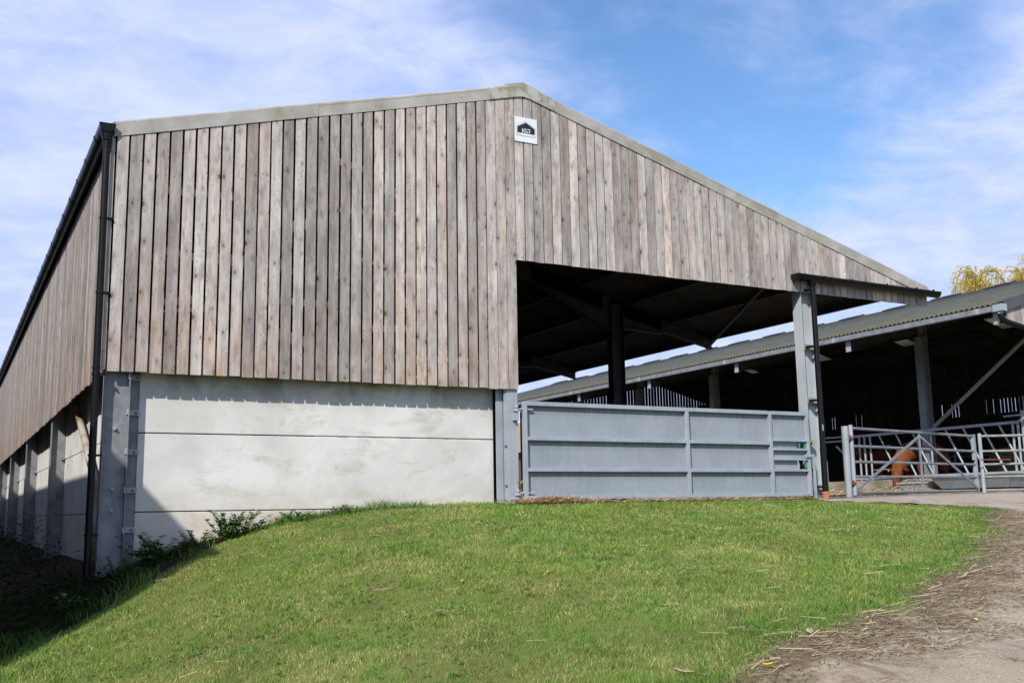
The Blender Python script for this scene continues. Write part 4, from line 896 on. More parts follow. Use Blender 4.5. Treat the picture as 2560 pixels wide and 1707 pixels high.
# ------------------------------------------------------------------ cattle
def cow(name, loc, heading, label, m, pose, scale=1.0):
    V = []; R_ = []; E_ = []
    def add(p, r, par=None):
        V.append(p); R_.append(r)
        if par is not None: E_.append((par, len(V) - 1))
        return len(V) - 1
    s0 = add((0, 0, 1.08), .37); s1 = add((-.42, 0, 1.12), .345, s0); s2 = add((-.75, 0, 1.16), .27, s1); s3 = add((-.93, 0, 1.14), .14, s2)
    c1 = add((.42, 0, 1.06), .36, s0); c2 = add((.68, 0, 1.12), .32 if pose == 'down' else .27, c1)
    if pose == 'down':
        n1 = add((.93, 0, 1.06), .265, c2); n2 = add((1.18, 0, .84), .215, n1); h0 = add((1.36, 0, .62), .165, n2); h1 = add((1.43, 0, .47), .125, h0); h2 = add((1.48, 0, .32), .092, h1); h3 = add((1.51, 0, .18), .082, h2); head = ((1.36, 0, .62), (.35, -.94))
    else:
        n1 = add((.95, 0, 1.25), .20, c2); n2 = add((1.15, 0, 1.36), .165, n1); h0 = add((1.33, 0, 1.40), .145, n2); h1 = add((1.46, 0, 1.32), .125, h0); h2 = add((1.60, 0, 1.22), .092, h1); h3 = add((1.70, 0, 1.14), .082, h2); head = ((1.33, 0, 1.40), (.8, -.6))
    for sy in (-1, 1):
        a_ = add((.46, sy * .17, .82), .15, c1); b_ = add((.47, sy * .19, .50), .085, a_); c_ = add((.46, sy * .19, .28), .052, b_); d_ = add((.46, sy * .19, .12), .056, c_); add((.49, sy * .19, .03), .062, d_)
        a_ = add((-.68, sy * .18, .90), .19, s2); b_ = add((-.56, sy * .20, .66), .125, a_); c_ = add((-.78, sy * .19, .46), .07, b_); d_ = add((-.73, sy * .19, .14), .055, c_); add((-.70, sy * .19, .03), .062, d_)
    me = bpy.data.meshes.new(name); me.from_pydata(V, E_, []); me.update(); me.materials.append(m)
    o_ = bpy.data.objects.new(name, me); COL.objects.link(o_)
    sm = o_.modifiers.new('skin', 'SKIN'); sm.use_smooth_shade = True
    for i, sv in enumerate(me.skin_vertices[0].data): sv.radius = (R_[i], R_[i]); sv.use_root = (i == 0)
    for i in (0, 1, 4): me.skin_vertices[0].data[i].radius = (R_[i] * .86, R_[i] * 1.08)
    ss = o_.modifiers.new('sub', 'SUBSURF'); ss.levels = 2; ss.render_levels = 2
    o_.location = loc; o_.rotation_euler = (0, 0, heading); o_.scale = (scale,) * 3; o_['_w'] = (0, 0, 0)
    tag(o_, label, 'cow', 'russet cattle in the barn')
    hx, hz = head[0][0], head[0][2]; dx, dz = head[1]; px_, pz_ = -dz, dx   # forward-down and the forehead side
    for sy in (-1, 1):
        e_ = MB(); rootp = Vector((hx - dx * .03 + px_ * .02, sy * .12, hz - dz * .03 + pz_ * .02)); tip = rootp + Vector((-dx * .03, sy * .22, -.05))
        mid = (rootp + tip) / 2
        up_ = Vector((px_, 0, pz_)) * .02; wd = Vector((dx, 0, dz)) * .065
        e_.add([rootp - wd * .5, mid - wd, tip, mid + wd, rootp + wd * .5, mid + up_ * -1.2], [(0, 1, 5), (1, 2, 5), (2, 3, 5), (3, 4, 5), (4, 0, 5), (0, 4, 3, 2, 1)]); e_.build('ear', m, o_, smooth=True)
        if sy < 0:
            t_ = MB(); c0 = rootp + (tip - rootp) * .6 + up_ * .8; t_.add([c0 + Vector(k) for k in ((-.02, 0, -.03), (.02, 0, -.03), (.02, 0, .03), (-.02, 0, .03), (-.02, .008, -.03), (.02, .008, -.03), (.02, .008, .03), (-.02, .008, .03))], [(0, 1, 2, 3), (7, 6, 5, 4), (0, 4, 5, 1), (1, 5, 6, 2), (2, 6, 7, 3), (3, 7, 4, 0)]); t_.build('ear_tag', M['tag'], o_)
        ey = MB(); c0 = Vector((hx + dx * .10 + px_ * .055, sy * .108, hz + dz * .10 + pz_ * .055)); ey.tube([c0 - Vector((0, sy * .012, 0)), c0, c0 + Vector((0, sy * .012, 0))], [.014, .02, .010], 8); ey.build('eye', M['ink'], o_, smooth=True)
        for hxp in (.49, -.70):
            hf = MB(); hf.tube([(hxp, sy * .19, 0.0), (hxp, sy * .19, .085)], [.078, .062], 10); hf.build('hoof', M['hoof'], o_, smooth='auto')
    mz = MB(); c0 = Vector((hx + dx * (.42 if pose == 'down' else .42), 0, hz + dz * .42)); c0 = Vector(V[h3]); mz.tube([c0 + Vector((dx, 0, dz)) * .035, c0 + Vector((dx, 0, dz)) * .075, c0 + Vector((dx, 0, dz)) * .095], [.084, .076, .04], 14); mz.build('muzzle', M['muzzle'], o_, smooth=True)
    tl = MB(); tl.tube([(-.98, 0, 1.22), (-1.06, 0, 1.05), (-1.08, 0, .7), (-1.07, 0, .42)], [.035, .025, .02, .045], 8); tl.build('tail', m, o_, smooth=True)
    return o_
cow('cow', (23.62, 8.2, .20), math.radians(190), 'russet cow with its head down through the barrier eating straw', M['cow'], 'down', 1.08)
cow('cow', (24.3, 10.35, .20), math.radians(180 + 8), 'dark russet cow standing in shade, left of the eating cow', M['cow_dark'], 'up', .98)
cow('cow', (26.4, 11.4, .20), math.radians(255), 'brown cow standing sideways in the shade behind the other cattle', M['cow_dark'], 'up', 1.0)
cow('cow', (25.6, 12.1, .20), math.radians(200), 'shaded cow deep in the barn, leftmost of the cattle', M['cow_dark'], 'up', .92)

# ------------------------------------------------------------------ outbuilding past the barns, and unseen stand-in shed added at left to cast the wall shade
ob = tag(empty('farm_building', (40, 60, 0)), 'distant farm building with brown tiled roof seen past the barns', 'building')
m_ = MB(); m_.box(28, 58, 58, 66, 0, 4.4); m_.build('wall', M['brick'], ob)
m_ = MB(); m_.add([(27.6, 57.5, 4.3), (58.4, 57.5, 4.3), (58.4, 62, 7.0), (27.6, 62, 7.0), (58.4, 66.5, 4.3), (27.6, 66.5, 4.3)], [(0, 1, 2, 3), (3, 2, 4, 5), (0, 3, 5), (1, 4, 2), (0, 5, 4, 1)]); m_.build('roof', M['tile'], ob)
sh = tag(empty('shadow_shed', (-6, 10, -1.5)), 'unseen shed block added left of the timber barn to cast shade', 'shed')
SHX = -4.2; SHT = 0.85 - SHX * (1.2 / 1.15) ; SHY = (SHX - 1.30) * (1.0 / 1.15) - 0.62
m_ = MB(); m_.box(SHX - 7, SHX - .12, SHY + .08, 42, -2.2, SHT - .25); m_.build('wall', M['flash_dark'], sh)  # added wall kept dark to cut bounced light in the alley
m_ = MB(); m_.hexa([(SHX - 7.2, SHY, SHT + .3), (SHX, SHY, SHT - .10), (SHX, 42.2, SHT - .10), (SHX - 7.2, 42.2, SHT + .3), (SHX - 7.2, SHY, SHT + .42), (SHX, SHY, SHT), (SHX, 42.2, SHT), (SHX - 7.2, 42.2, SHT + .42)]); m_.build('roof', M['roof_main'], sh)

# ------------------------------------------------------------------ vegetation
def big_mesh(name, V, F3, rn, m, loc=(0, 0, 0)):
    me = bpy.data.meshes.new(name); nv, nf = len(V), len(F3)
    me.vertices.add(nv); me.vertices.foreach_set('co', V.astype(np.float32).ravel())
    me.loops.add(nf * 3); me.loops.foreach_set('vertex_index', F3.astype(np.int32).ravel())
    me.polygons.add(nf); me.polygons.foreach_set('loop_start', np.arange(0, nf * 3, 3, dtype=np.int32))
    me.update(calc_edges=True)
    a = me.attributes.new('brn', 'FLOAT', 'POINT'); a.data.foreach_set('value', rn.astype(np.float32))
    me.materials.append(m); o_ = bpy.data.objects.new(name, me); COL.objects.link(o_); o_.location = loc; return o_
def blades(x, y, z, h, w, lean, rnd, bend=0.5):
    n = len(x); th = rng.uniform(0, 2 * math.pi, n); ld = rng.uniform(0, 2 * math.pi, n)
    dx, dy = np.cos(th) * w / 2, np.sin(th) * w / 2; lx, ly = np.cos(ld) * lean * h, np.sin(ld) * lean * h
    V = np.zeros((n, 5, 3))
    V[:, 0] = np.stack([x - dx, y - dy, z], 1); V[:, 1] = np.stack([x + dx, y + dy, z], 1)
    V[:, 2] = np.stack([x - dx * .8 + lx * .35, y - dy * .8 + ly * .35, z + h * .55], 1); V[:, 3] = np.stack([x + dx * .8 + lx * .35, y + dy * .8 + ly * .35, z + h * .55], 1)
    V[:, 4] = np.stack([x + lx, y + ly, z + h * (1 - bend * .35 * lean)], 1)
    b = (np.arange(n) * 5)[:, None]
    F = np.concatenate([b + np.array([[0, 1, 3]]), b + np.array([[0, 3, 2]]), b + np.array([[2, 3, 4]])], 1).reshape(-1, 3)
    return V.reshape(-1, 3), F, np.repeat(rnd, 5)
# lawn blades: sampled so that nearer turf is finer
NB = 1500000
x = rng.uniform(-5.2, 13.0, NB); y = rng.uniform(-10.5, 0.3, NB)
d = np.hypot(x - CAM.x, y - CAM.y)
ang = np.arctan2(x - CAM.x, y - CAM.y); vis = (ang > YAW - .62) & (ang < YAW + .62)
kp = in_lawn(x, y, rng.uniform(-.10, .12, NB)) & (rng.random(NB) < np.clip((6.5 / d) ** 1.5, 0, 1)) & vis
x, y, d = x[kp], y[kp], d[kp]
def vnoise(x, y, s, seed):
    r = np.random.default_rng(seed); G = r.random((64, 64)); xx = x * s + 100; yy = y * s + 100
    xi = np.floor(xx).astype(int); yi = np.floor(yy).astype(int); fx = xx - xi; fy = yy - yi; fx = fx * fx * (3 - 2 * fx); fy = fy * fy * (3 - 2 * fy)
    g = lambda a, b: G[a % 64, b % 64]
    return (g(xi, yi) * (1 - fx) + g(xi + 1, yi) * fx) * (1 - fy) + (g(xi, yi + 1) * (1 - fx) + g(xi + 1, yi + 1) * fx) * fy
pn = .6 * vnoise(x, y, 1.1, 1) + .4 * vnoise(x, y, 3.7, 2); cl = .5 * vnoise(x, y, 9.0, 5) + .5 * vnoise(x, y, 21.0, 6)
bare = (vnoise(x, y, 2.1, 3) * .55 + vnoise(x, y, 6.5, 4) * .45)
kp = (bare > .22) | (rng.random(len(x)) < .35); kp &= rng.random(len(x)) < np.clip(.25 + 1.5 * cl, 0, 1); x, y, d, pn, cl = x[kp], y[kp], d[kp], pn[kp], cl[kp]
edge_boost = np.clip(1 - (y - edge_y(x)) / 0.7, 0, 1); low_boost = np.clip((-x + .6) / 2.0, 0, 1)
h = (0.010 + (0.012 + 0.045 * cl ** 1.5) * (.4 + pn) * rng.uniform(.4, 1.5, len(x)) + edge_boost * .030 * rng.random(len(x)) + low_boost * .03 * rng.random(len(x)))
w = .0030 * np.clip(d / 5.5, .9, 2.6) * rng.uniform(.7, 1.3, len(x))
rr = np.clip(rng.normal(.42, .30, len(x)) + (pn - .5) * .3 - (cl - .5) * .8, 0, 1)
V, F, rn_ = blades(x, y, gr(x, y) - .004, h, w, rng.uniform(.25, 1.0, len(x)), rr)
tag(big_mesh('lawn_grass', V, F, rn_, M['grass']), 'short mown grass covering the sunny bank in front of the barn', 'grass', kind='stuff')
# low broad-leaved plants scattered through the turf
nr = 3800; cx0 = rng.uniform(-2, 12.6, nr); cy0 = rng.uniform(-8.2, -.2, nr); kp = in_lawn(cx0, cy0, .05) & (vnoise(cx0, cy0, .9, 60) > .42); cx0, cy0 = cx0[kp], cy0[kp]
nl = 7; X = np.repeat(cx0, nl); Y = np.repeat(cy0, nl); A_ = rng.uniform(0, 6.283, len(X)); L_ = rng.uniform(.012, .034, len(X)); Z = gr(X, Y) + rng.uniform(.012, .03, len(X)); wl_ = L_ * .32
V = np.stack([np.stack([X, Y, Z], 1), np.stack([X + np.cos(A_) * L_ * .6 - np.sin(A_) * wl_, Y + np.sin(A_) * L_ * .6 + np.cos(A_) * wl_, Z + .008], 1), np.stack([X + np.cos(A_) * L_ * .6 + np.sin(A_) * wl_, Y + np.sin(A_) * L_ * .6 - np.cos(A_) * wl_, Z + .008], 1), np.stack([X + np.cos(A_) * L_, Y + np.sin(A_) * L_, Z + .004], 1)], 1)
b = (np.arange(len(V)) * 4)[:, None]; F = np.concatenate([b + np.array([[0, 1, 2]]), b + np.array([[1, 3, 2]])], 1).reshape(-1, 3)
tag(big_mesh('lawn_weeds', V.reshape(-1, 3), F, np.repeat(rng.random(len(V)), 4), M['clover']), 'small clover and dandelion leaves in the turf', 'lawn weeds', kind='stuff')
# grass with shade put into its colour, along the side wall and bottom left
NB = 60000
x = rng.uniform(-5, 1.6, NB); y = np.where(rng.random(NB) < .6, rng.uniform(-4.5, .1, NB), rng.uniform(0, 22, NB)); kp = (y < top_y(x)) & ((x < -.05) | (y < 0.0)) & ~((x > -.3) & (y > -.3) & (x < .3)); x, y = x[kp], y[kp]
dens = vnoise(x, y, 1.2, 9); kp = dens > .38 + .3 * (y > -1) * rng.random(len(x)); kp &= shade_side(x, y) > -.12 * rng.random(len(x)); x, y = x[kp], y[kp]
h = rng.uniform(.04, .16, len(x)) * (0.6 + .8 * vnoise(x, y, 2.0, 10))
V, F, rn_ = blades(x, y, gr(x, y) - .01, h, rng.uniform(.004, .009, len(x)), rng.uniform(.3, 1.1, len(x)), rng.random(len(x)))
tag(big_mesh('shade_toned_grass', V, F, rn_, M['shade_grass']), 'grass beside the barn side wall with shade put into its colour', 'grass', kind='stuff')
NB = 15000; x = rng.uniform(-3.4, .15, NB); y = np.where(rng.random(NB) < .35, rng.uniform(-4.5, .6, NB), rng.uniform(.3, 26, NB)); kp = vnoise(x, y, .9, 50) > .22; x, y = x[kp], y[kp]; n = len(x)
zc = gr(x, y) + rng.random(n) ** 1.6 * np.where(y < .6, .10, .15 + .65 * vnoise(x, y, .8, 51)); a_ = rng.uniform(0, 6.283, n); L_ = rng.uniform(.03, .075, n); W_l = L_ * .38; tl = rng.uniform(-.5, .5, n)
V = np.stack([np.stack([x, y, zc], 1), np.stack([x + np.cos(a_) * L_ * .5 - np.sin(a_) * W_l, y + np.sin(a_) * L_ * .5 + np.cos(a_) * W_l, zc + tl * L_ * .6], 1), np.stack([x + np.cos(a_) * L_ * .5 + np.sin(a_) * W_l, y + np.sin(a_) * L_ * .5 - np.cos(a_) * W_l, zc + tl * L_ * .6], 1), np.stack([x + np.cos(a_) * L_, y + np.sin(a_) * L_, zc + tl * L_], 1)], 1)
V = np.repeat(V, 3, 0); V += rng.normal(0, .09, (len(V), 1, 3)); V[:, :, 2] = np.maximum(V[:, :, 2], gr(V[:, :, 0], V[:, :, 1]) + .01); b = (np.arange(len(V)) * 4)[:, None]
F = np.concatenate([b + np.array([[0, 1, 2]]), b + np.array([[1, 3, 2]])], 1).reshape(-1, 3)
V = V[(shade_side(V[:, 0, 0], V[:, 0, 1]) > .05)]; b = (np.arange(len(V)) * 4)[:, None]; F = np.concatenate([b + np.array([[0, 1, 2]]), b + np.array([[1, 3, 2]])], 1).reshape(-1, 3)
tag(big_mesh('undergrowth', V.reshape(-1, 3), F, np.repeat(rng.random(len(V)), 4), M['shade_leaf']), 'ivy and nettle undergrowth along the side wall, shade in its dark colour', 'undergrowth', kind='stuff')
# taller tufts on the shadow edge and lawn rim
def tufts(name, pts, hh, label, m='tall_grass', n=60, rad=.09, wd=.006):
    X = []; Y = []; H = []
    for (px_, py_) in pts:
        k = int(n * random.uniform(.6, 1.3)); X.append(px_ + rng.normal(0, rad, k)); Y.append(py_ + rng.normal(0, rad, k)); H.append(hh * random.uniform(.6, 1.2) * rng.uniform(.4, 1.1, k))
    X = np.concatenate(X); Y = np.concatenate(Y); H = np.concatenate(H)
    V, F, r_ = blades(X, Y, gr(X, Y) - .01, H, wd * rng.uniform(.6, 1.2, len(X)), rng.uniform(.2, .9, len(X)), rng.random(len(X)))
    tag(big_mesh(name, V, F, r_, M[m]), label, 'grass', kind='stuff')
pts = [(-1.25 + .30 * k + random.uniform(-.12, .12), -2.42 + .26 * k + random.uniform(-.12, .08)) for k in range(9)] + [(random.uniform(-1.3, -.6), random.uniform(-2.6, -1.9)) for _ in range(5)]
tufts('grass_tufts', pts, .24, 'tall grass tufts along the shadow edge at the left')
pts = [(x_, float(edge_y(x_)) + random.uniform(-.05, .25)) for x_ in np.linspace(1.5, 12.6, 70)] + [(12.75 + random.uniform(-.15, .1), yy) for yy in np.linspace(-2.1, -1.35, 7)]
tufts('edge_grass', pts, .085, 'longer grass along the edge of the track', n=170, rad=.14, wd=.0045)
pts = [(4.0, -7.75), (5.1, -7.35), (7.2, -6.2), (8.4, -5.6), (9.4, -4.9), (11.0, -3.75), (12.6, -2.6), (13.6, -1.3), (14.4, -.9), (13.3, -2.0)]
tufts('track_grass', pts, .05, 'small pale grass sprouts growing through the track edge mud', 'grass', n=45, rad=.10)

def weed(loc, size, label, n=90, spread=1.0):
    x0, y0 = loc; z0 = float(gz(x0, y0)); V = []; F = []; R_ = []
    def leaf(c, dirv, L, W, r):
        dirv = dirv.normalized(); s = dirv.cross(Vector((0, 0, 1)));
        if s.length < .1: s = Vector((1, 0, 0))
        s.normalize(); nn = s.cross(dirv); b = len(V)
        for (t, ww, dz) in ((0, .0, 0), (.3, .5, .06), (.3, -.5, .06), (.62, .42, .05), (.62, -.42, .05), (1, 0, -.12), (.5, 0, 0)):
            V.append(tuple(c + dirv * L * t + s * W * ww + nn * L * dz)); R_.append(r)
        F.extend([(b, b + 1, b + 6), (b, b + 6, b + 2), (b + 1, b + 3, b + 6), (b + 2, b + 6, b + 4), (b + 3, b + 5, b + 6), (b + 4, b + 6, b + 5)])
    st = MB(); ns = max(4, int(n / 14))
    for i in range(ns):
        a_ = random.uniform(0, 2 * math.pi); hh = size * random.uniform(.15, 1.0); ln = size * spread * random.uniform(.2, .9)
        base = Vector((x0 + random.uniform(-.4, .4) * size * spread, y0 - abs(random.uniform(0, .25)) * size, z0 - .02)); tip = base + Vector((math.cos(a_) * ln, -abs(math.sin(a_)) * ln * .6, hh))
        if tip.y > .13: tip.y = .10
        midp = (base + tip) / 2 + Vector((0, 0, hh * .12)); st.tube([base, midp, tip], [.006, .005, .003], 5)
        for k in range(int(n / ns)):
            t = random.uniform(.25, 1.0); c = base.lerp(midp, t * 2) if t < .5 else midp.lerp(tip, t * 2 - 1)
            b_ = random.uniform(0, 2 * math.pi); leaf(c, Vector((math.cos(b_), math.sin(b_), random.uniform(-.1, .6))), size * random.uniform(.12, .22), size * random.uniform(.12, .20), random.random())
    root = tag(empty('weed_plant', (x0, y0, z0)), label, 'weed', 'weeds along the foot of the concrete wall')
    o_ = big_mesh('foliage', np.array(V) - np.array([x0, y0, z0]), np.array(F), np.array(R_), M['weed']); o_.parent = root
    root['_w'] = (x0, y0, z0); st.build('stem', M['tall_grass'], root)
weed((1.50, -.06), .36, 'leafy green weed, tallest against the sunny concrete wall', 620, 1.0)
weed((1.12, -.04), .24, 'small weed lower down the bank left of the tallest weed', 420, 1.2)
weed((.62, -.02), .34, 'dark leafy weed just right of the corner column in shadow', 600, 1.2)
weed((.25, -.22), .25, 'shaded weed at the foot of the corner column', 260, 1.2)
weed((2.25, -.03), .17, 'low bushy weed right of the tallest weed at the wall', 420, 2.0)
weed((2.95, -.03), .13, 'flat weed clump on top of the bank by the wall', 360, 2.6)
weed((-.35, -.9), .24, 'nettle like weed in deep shade in front of the downpipe', 130, 1.2)
tufts('wall_grass', [(1.75 + .17 * k, -.06 - .02 * random.random()) for k in range(14)], .15, 'feathery grass fringe against the concrete wall', n=150, rad=.07)
tufts('wall_fringe', [(4.0 + .25 * k, -.03) for k in range(5)], .06, 'thin grass fringe at the right end of the wall', n=50, rad=.06)

def stalks(name, x, y, z, L, label, m='straw', up_=.25, wd=.004, kind='stuff'):
    n = len(x); a_ = rng.uniform(0, 2 * math.pi, n); el = rng.uniform(-.05, up_, n); hx = np.cos(a_) * L / 2; hy = np.sin(a_) * L / 2; hz = np.abs(np.sin(el)) * L
    px_ = -np.sin(a_) * wd / 2; py_ = np.cos(a_) * wd / 2; V = np.zeros((n, 4, 3))
    V[:, 0] = np.stack([x - hx - px_, y - hy - py_, z + .002 + 0 * hz], 1); V[:, 1] = np.stack([x - hx + px_, y - hy + py_, z + wd * .8], 1)
    V[:, 2] = np.stack([x + hx + px_, y + hy + py_, z + hz + wd * .8], 1); V[:, 3] = np.stack([x + hx - px_, y + hy - py_, z + hz + .002], 1)
    b = (np.arange(n) * 4)[:, None]; F = np.concatenate([b + np.array([[0, 1, 2]]), b + np.array([[0, 2, 3]])], 1).reshape(-1, 3)
    return tag(big_mesh(name, V.reshape(-1, 3), F, np.repeat(rng.random(n), 4), M[m]), label, 'straw', kind=kind)
# straw drifted along the track edge
n = 13000; t = rng.uniform(-1.5, 13.2, n); off_ = rng.normal(-.25, .33, n); x = t + off_ * -.45; y = edge_y(np.minimum(t, 12.9)) + off_; kp = (y < edge_y(np.minimum(x, 12.9)) + .12) & (vnoise(x, y, 1.6, 21) > .32); x, y = x[kp], y[kp]
stalks('loose_straw', x, y, gz(x, y) + .025, rng.uniform(.02, .14, len(x)) * rng.uniform(.4, 1, len(x)), 'loose straw and stalks scattered along the track edge', wd=.0035)
n = 12000; t = rng.uniform(-1.5, 13.2, n); off_ = rng.normal(-.5, .40, n); x = t + off_ * -.45; y = edge_y(np.minimum(t, 12.9)) + off_; kp = (y < edge_y(np.minimum(x, 12.9)) + .05) & (vnoise(x, y, 1.3, 22) > .35); x, y = x[kp], y[kp]
stalks('rotted_straw', x, y, gz(x, y) + .022, rng.uniform(.012, .06, len(x)), 'dark rotted straw mud beside the track', 'rot_straw', wd=.005)
n = 300; t = rng.uniform(1.8, 12.9, n); off_ = rng.normal(-.08, .16, n); x = t + off_ * -.45; y = edge_y(np.minimum(t, 12.9)) + off_; kp = vnoise(x, y, 1.1, 77) > .4; x, y = x[kp], y[kp]
stalks('thick_stalks', x, y, gz(x, y) + .035, rng.uniform(.06, .22, len(x)), 'thick pale stalks lying along the lawn rim', up_=.3, wd=.0055)
n = 260; x = rng.uniform(-.8, 12.5, n); y = rng.uniform(-8, -.2, n); kp = in_lawn(x, y, .1); x, y = x[kp], y[kp]
stalks('stray_straw', x, y, gr(x, y) + .035, rng.uniform(.05, .2, len(x)), 'stray straw lying on the lawn', up_=.12, wd=.005)
# brown drift under the gate
n = 2600; x = np.concatenate([rng.normal(6.0, .38, n // 2), rng.uniform(5.4, 10.9, n // 2)]); y = rng.normal(-.13, .07, n); hgt = np.where(x < 7, .055 * np.exp(-((x - 6.0) / .45) ** 2), 0) + .02 * vnoise(x, y, 1.4, 30)
z = gz(x, y) + .02 + rng.random(n) * (hgt + .015)
stalks('gate_straw', x, y, z, rng.uniform(.03, .12, n), 'brown straw drifted along the foot of the sheeted gate', 'brown_straw', up_=.5, wd=.005)
n = 220; x = rng.uniform(5.47, 5.56, n); y = rng.uniform(0, .15, n); stalks('hinge_straw', x, y, gz(x, y) + .02 + rng.random(n) * .3, rng.uniform(.03, .10, n), 'straw caught in the gap by the gate hinge', 'brown_straw', up_=1.2, wd=.006)
# straw bedding in front of the kerb
hx_ = np.linspace(20.55, 22.6, 12); hy_ = np.linspace(6.2, 14, 30)
bd = grid_mesh('straw_bedding', hx_, hy_, lambda x, y: .205 + .16 * np.clip((x - 20.5) / 2, 0, 1) * (.5 + .5 * vnoise(x, y, 1.5, 40)) + .22 * np.exp(-((x - 22.0) ** 2 + (y - 7.35) ** 2) / .16), M['straw']); tag(bd, 'pale straw bedding heaped along the kerb in front of the cow', 'straw', kind='stuff')
n = 22000; x = rng.uniform(20.4, 22.6, n); y = rng.uniform(6.2, 14, n); kp = rng.random(n) < .6 + .4 * (np.hypot(x - 22, y - 7.4) < .7); x, y = x[kp], y[kp]
z = .215 + .16 * np.clip((x - 20.5) / 2, 0, 1) * (.5 + .5 * vnoise(x, y, 1.5, 40)) + .22 * np.exp(-((x - 22.0) ** 2 + (y - 7.35) ** 2) / .16)
stalks('bedding_straw', x, y, z, rng.uniform(.06, .22, len(x)), 'loose pale straw stalks on the bedding', up_=.5, wd=.010)
n = 3500; x = rng.uniform(21.5, 22.1, n); y = rng.uniform(6.35, 7.3, n); stalks('trough_straw', x, y, .42 + .10 * rng.random(n), rng.uniform(.06, .2, n), 'straw filling the small trough', up_=.6, wd=.01)

def flake(name, loc, L, W, ang_, label, m, group=None, curl=.25, cat='husk'):
    L *= .8; W *= .7
    x0, y0 = loc; z0 = float(gr(x0, y0)) + .03; m_ = MB(); n = 6; vs = []
    for i in range(n + 1):
        t = i / n; w = W * math.sin(math.pi * (.12 + .82 * t)) ; zc = z0 + curl * L * (t - .3) ** 2
        for s in (-1, 0, 1): vs.append((x0 + math.cos(ang_) * L * (t - .5) - math.sin(ang_) * w * s / 2, y0 + math.sin(ang_) * L * (t - .5) + math.cos(ang_) * w * s / 2, zc + (.25 * W if s else 0)))
    m_.add(vs, [(i * 3 + k, i * 3 + k + 1, i * 3 + k + 4, i * 3 + k + 3) for i in range(n) for k in range(2)])
    o_ = m_.build(name, M[m], loc=(x0, y0, z0), smooth=True); thick(o_, .002); tag(o_, label, cat, group)
G_ = 'dry maize husks dropped on the grass'
for (lx, ly, L, W, a_, lab) in [(2.41, -4.49, .13, .035, 1.0, 'pale maize husk on the middle of the lawn, upper of two'), (2.43, -4.80, .15, .02, .2, 'thin pale husk stalk on the middle of the lawn'), (4.12, -5.34, .30, .012, .45, 'long thin straw stalk lying on the lawn below the gate'),
        (8.1, -3.1, .24, .03, 2.6, 'husk on the upper right lawn below the downpipe'), (10.15, -2.44, .34, .04, 2.5, 'husk on the lawn nearest the yard corner'), (3.69, -6.6, .14, .02, -.4, 'short white husk on the lower right lawn'),
        (3.61, -7.39, .17, .07, .9, 'broad upright husk at the track edge, beside the leaves'), (3.46, -7.66, .16, .03, -.5, 'narrow husk lying in the track edge straw'), (2.42, -7.54, .15, .06, 2.2, 'folded tan husk at the bottom edge of the lawn'),
        (6.56, -6.30, .42, .03, .35, 'long curled husk where lawn meets the muddy straw'), (7.9, -5.45, .40, .035, -.7, 'bent husk stalk at the right lawn rim'), (11.24, -.95, .70, .015, .05, 'very long pale stalk lying at the lawn top beside the post')]:
    flake('maize_husk', (lx, ly), L, W, a_, lab, 'husk', G_)
flake('fallen_leaf', (3.12, -4.76), .055, .03, .4, 'bright yellow leaf on the middle of the lawn', 'yellow_leaf', cat='leaf'); flake('fallen_leaf', (2.86, -7.80), .08, .05, -.3, 'yellow green leaf in the straw at the bottom of the track edge', 'yellow_leaf', cat='leaf')
flake('fallen_leaf', (5.0, -7.62), .05, .04, .8, 'orange leaf on the bare concrete of the track', 'yellow_leaf', cat='leaf')

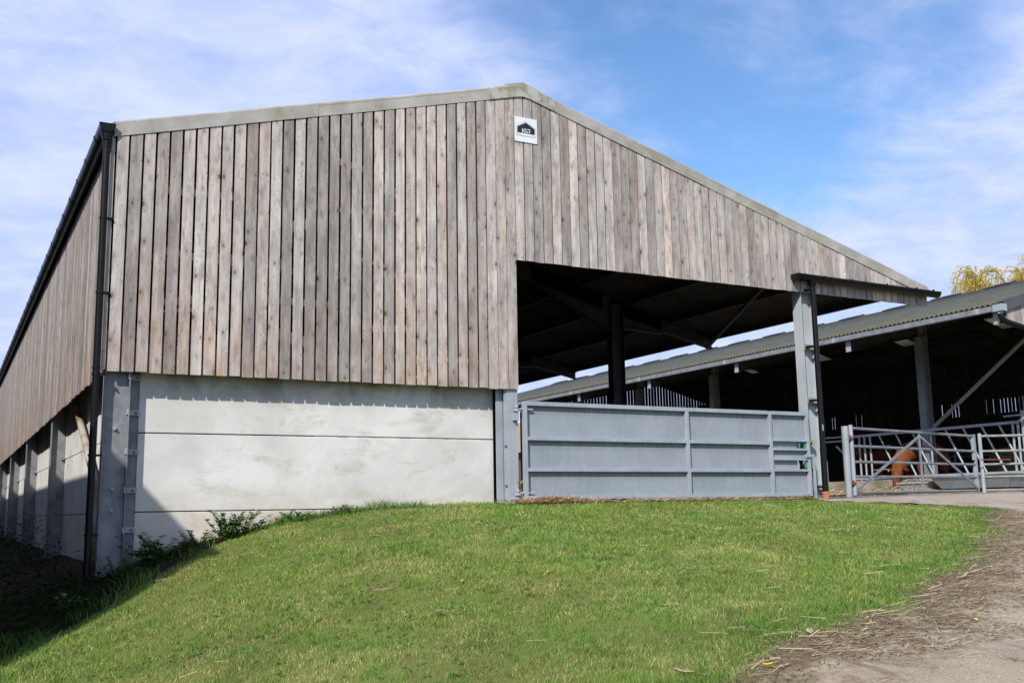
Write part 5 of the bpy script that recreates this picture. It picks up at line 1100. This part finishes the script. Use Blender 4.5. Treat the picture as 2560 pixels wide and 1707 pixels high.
# weeping willow
wr = tag(empty('willow_tree', (48.2, 20.9, 0)), 'golden weeping willow rising behind the cattle barn roof', 'tree')
tk = MB(); tk.tube([(48.2, 20.9, 0), (48.3, 20.8, 2), (48.0, 21.0, 5), (48.2, 20.9, 8)], [.55, .45, .38, .26], 12); tk.build('trunk', M['bark'], wr, smooth=True)
lb = MB(); heads = []
for i in range(54):
    a_ = 2 * math.pi * i / 42 * 2.6 + random.uniform(-.3, .3); L = random.uniform(1.5, 5.0); z0 = random.uniform(5.5, 8); zt_ = z0 + random.uniform(2.8, 5.0) * (1.25 - L / 9)
    p0 = Vector((48.15, 20.9, z0)); p2 = Vector((48.15 + math.cos(a_) * L, 20.9 + math.sin(a_) * L, zt_)); p1 = (p0 + p2) / 2 + Vector((0, 0, .6))
    lb.tube([p0, p1, p2], [.13, .08, .03], 6); heads += [(p1.lerp(p2, t_), a_, L) for t_ in (.2, .5, .75, 1.0, 1.0)]
lb.build('limb', M['bark'], wr, smooth=True)
tw = MB(); LV = []; LF = []; LR = []
for (p, a_, L) in heads:
    for k in range(9):
        b_ = a_ + random.uniform(-1.3, 1.3); out_ = random.uniform(.4, 1.5); rise = random.uniform(.1, .8); drop = random.uniform(1.2, 3.6)
        pts = []
        for t_ in (0, .15, .3, .45, .6, .8, 1.0):
            pts.append(p + Vector((math.cos(b_) * out_ * (1 - (1 - t_) ** 2.0), math.sin(b_) * out_ * (1 - (1 - t_) ** 2.0), rise * math.sin(min(t_ * 2.2, math.pi / 2 * 1.0) * 1.0) * 1.0 - drop * max(0, t_ - .22) ** 1.5)))
        tw.tube(pts, .010, 3, cap=False); r0 = random.random()
        for q in range(40):
            t_ = random.uniform(.12, 1.0) * (len(pts) - 1); i0 = min(int(t_), len(pts) - 2); c = pts[i0].lerp(pts[i0 + 1], t_ - i0) + Vector([random.uniform(-.05, .05) for _ in range(3)])
            s = Vector((random.uniform(-1, 1), random.uniform(-1, 1), random.uniform(-.5, .3))).normalized() * random.uniform(.02, .035); dn = Vector((random.uniform(-.5, .5), random.uniform(-.5, .5), -1)).normalized() * random.uniform(.06, .12)
            b0 = len(LV); LV += [tuple(c - s), tuple(c + s), tuple(c + dn)]; LF.append((b0, b0 + 1, b0 + 2)); LR += [min(1, max(0, r0 + random.uniform(-.3, .3)))] * 3
tw.build('twigs', M['twig'], wr)
o_ = big_mesh('crown', np.array(LV) - np.array([48.2, 20.9, 0]), np.array(LF), np.array(LR), M['willow']); o_.parent = wr

for o_ in bpy.data.objects:
    if '_w' in o_: del o_['_w']
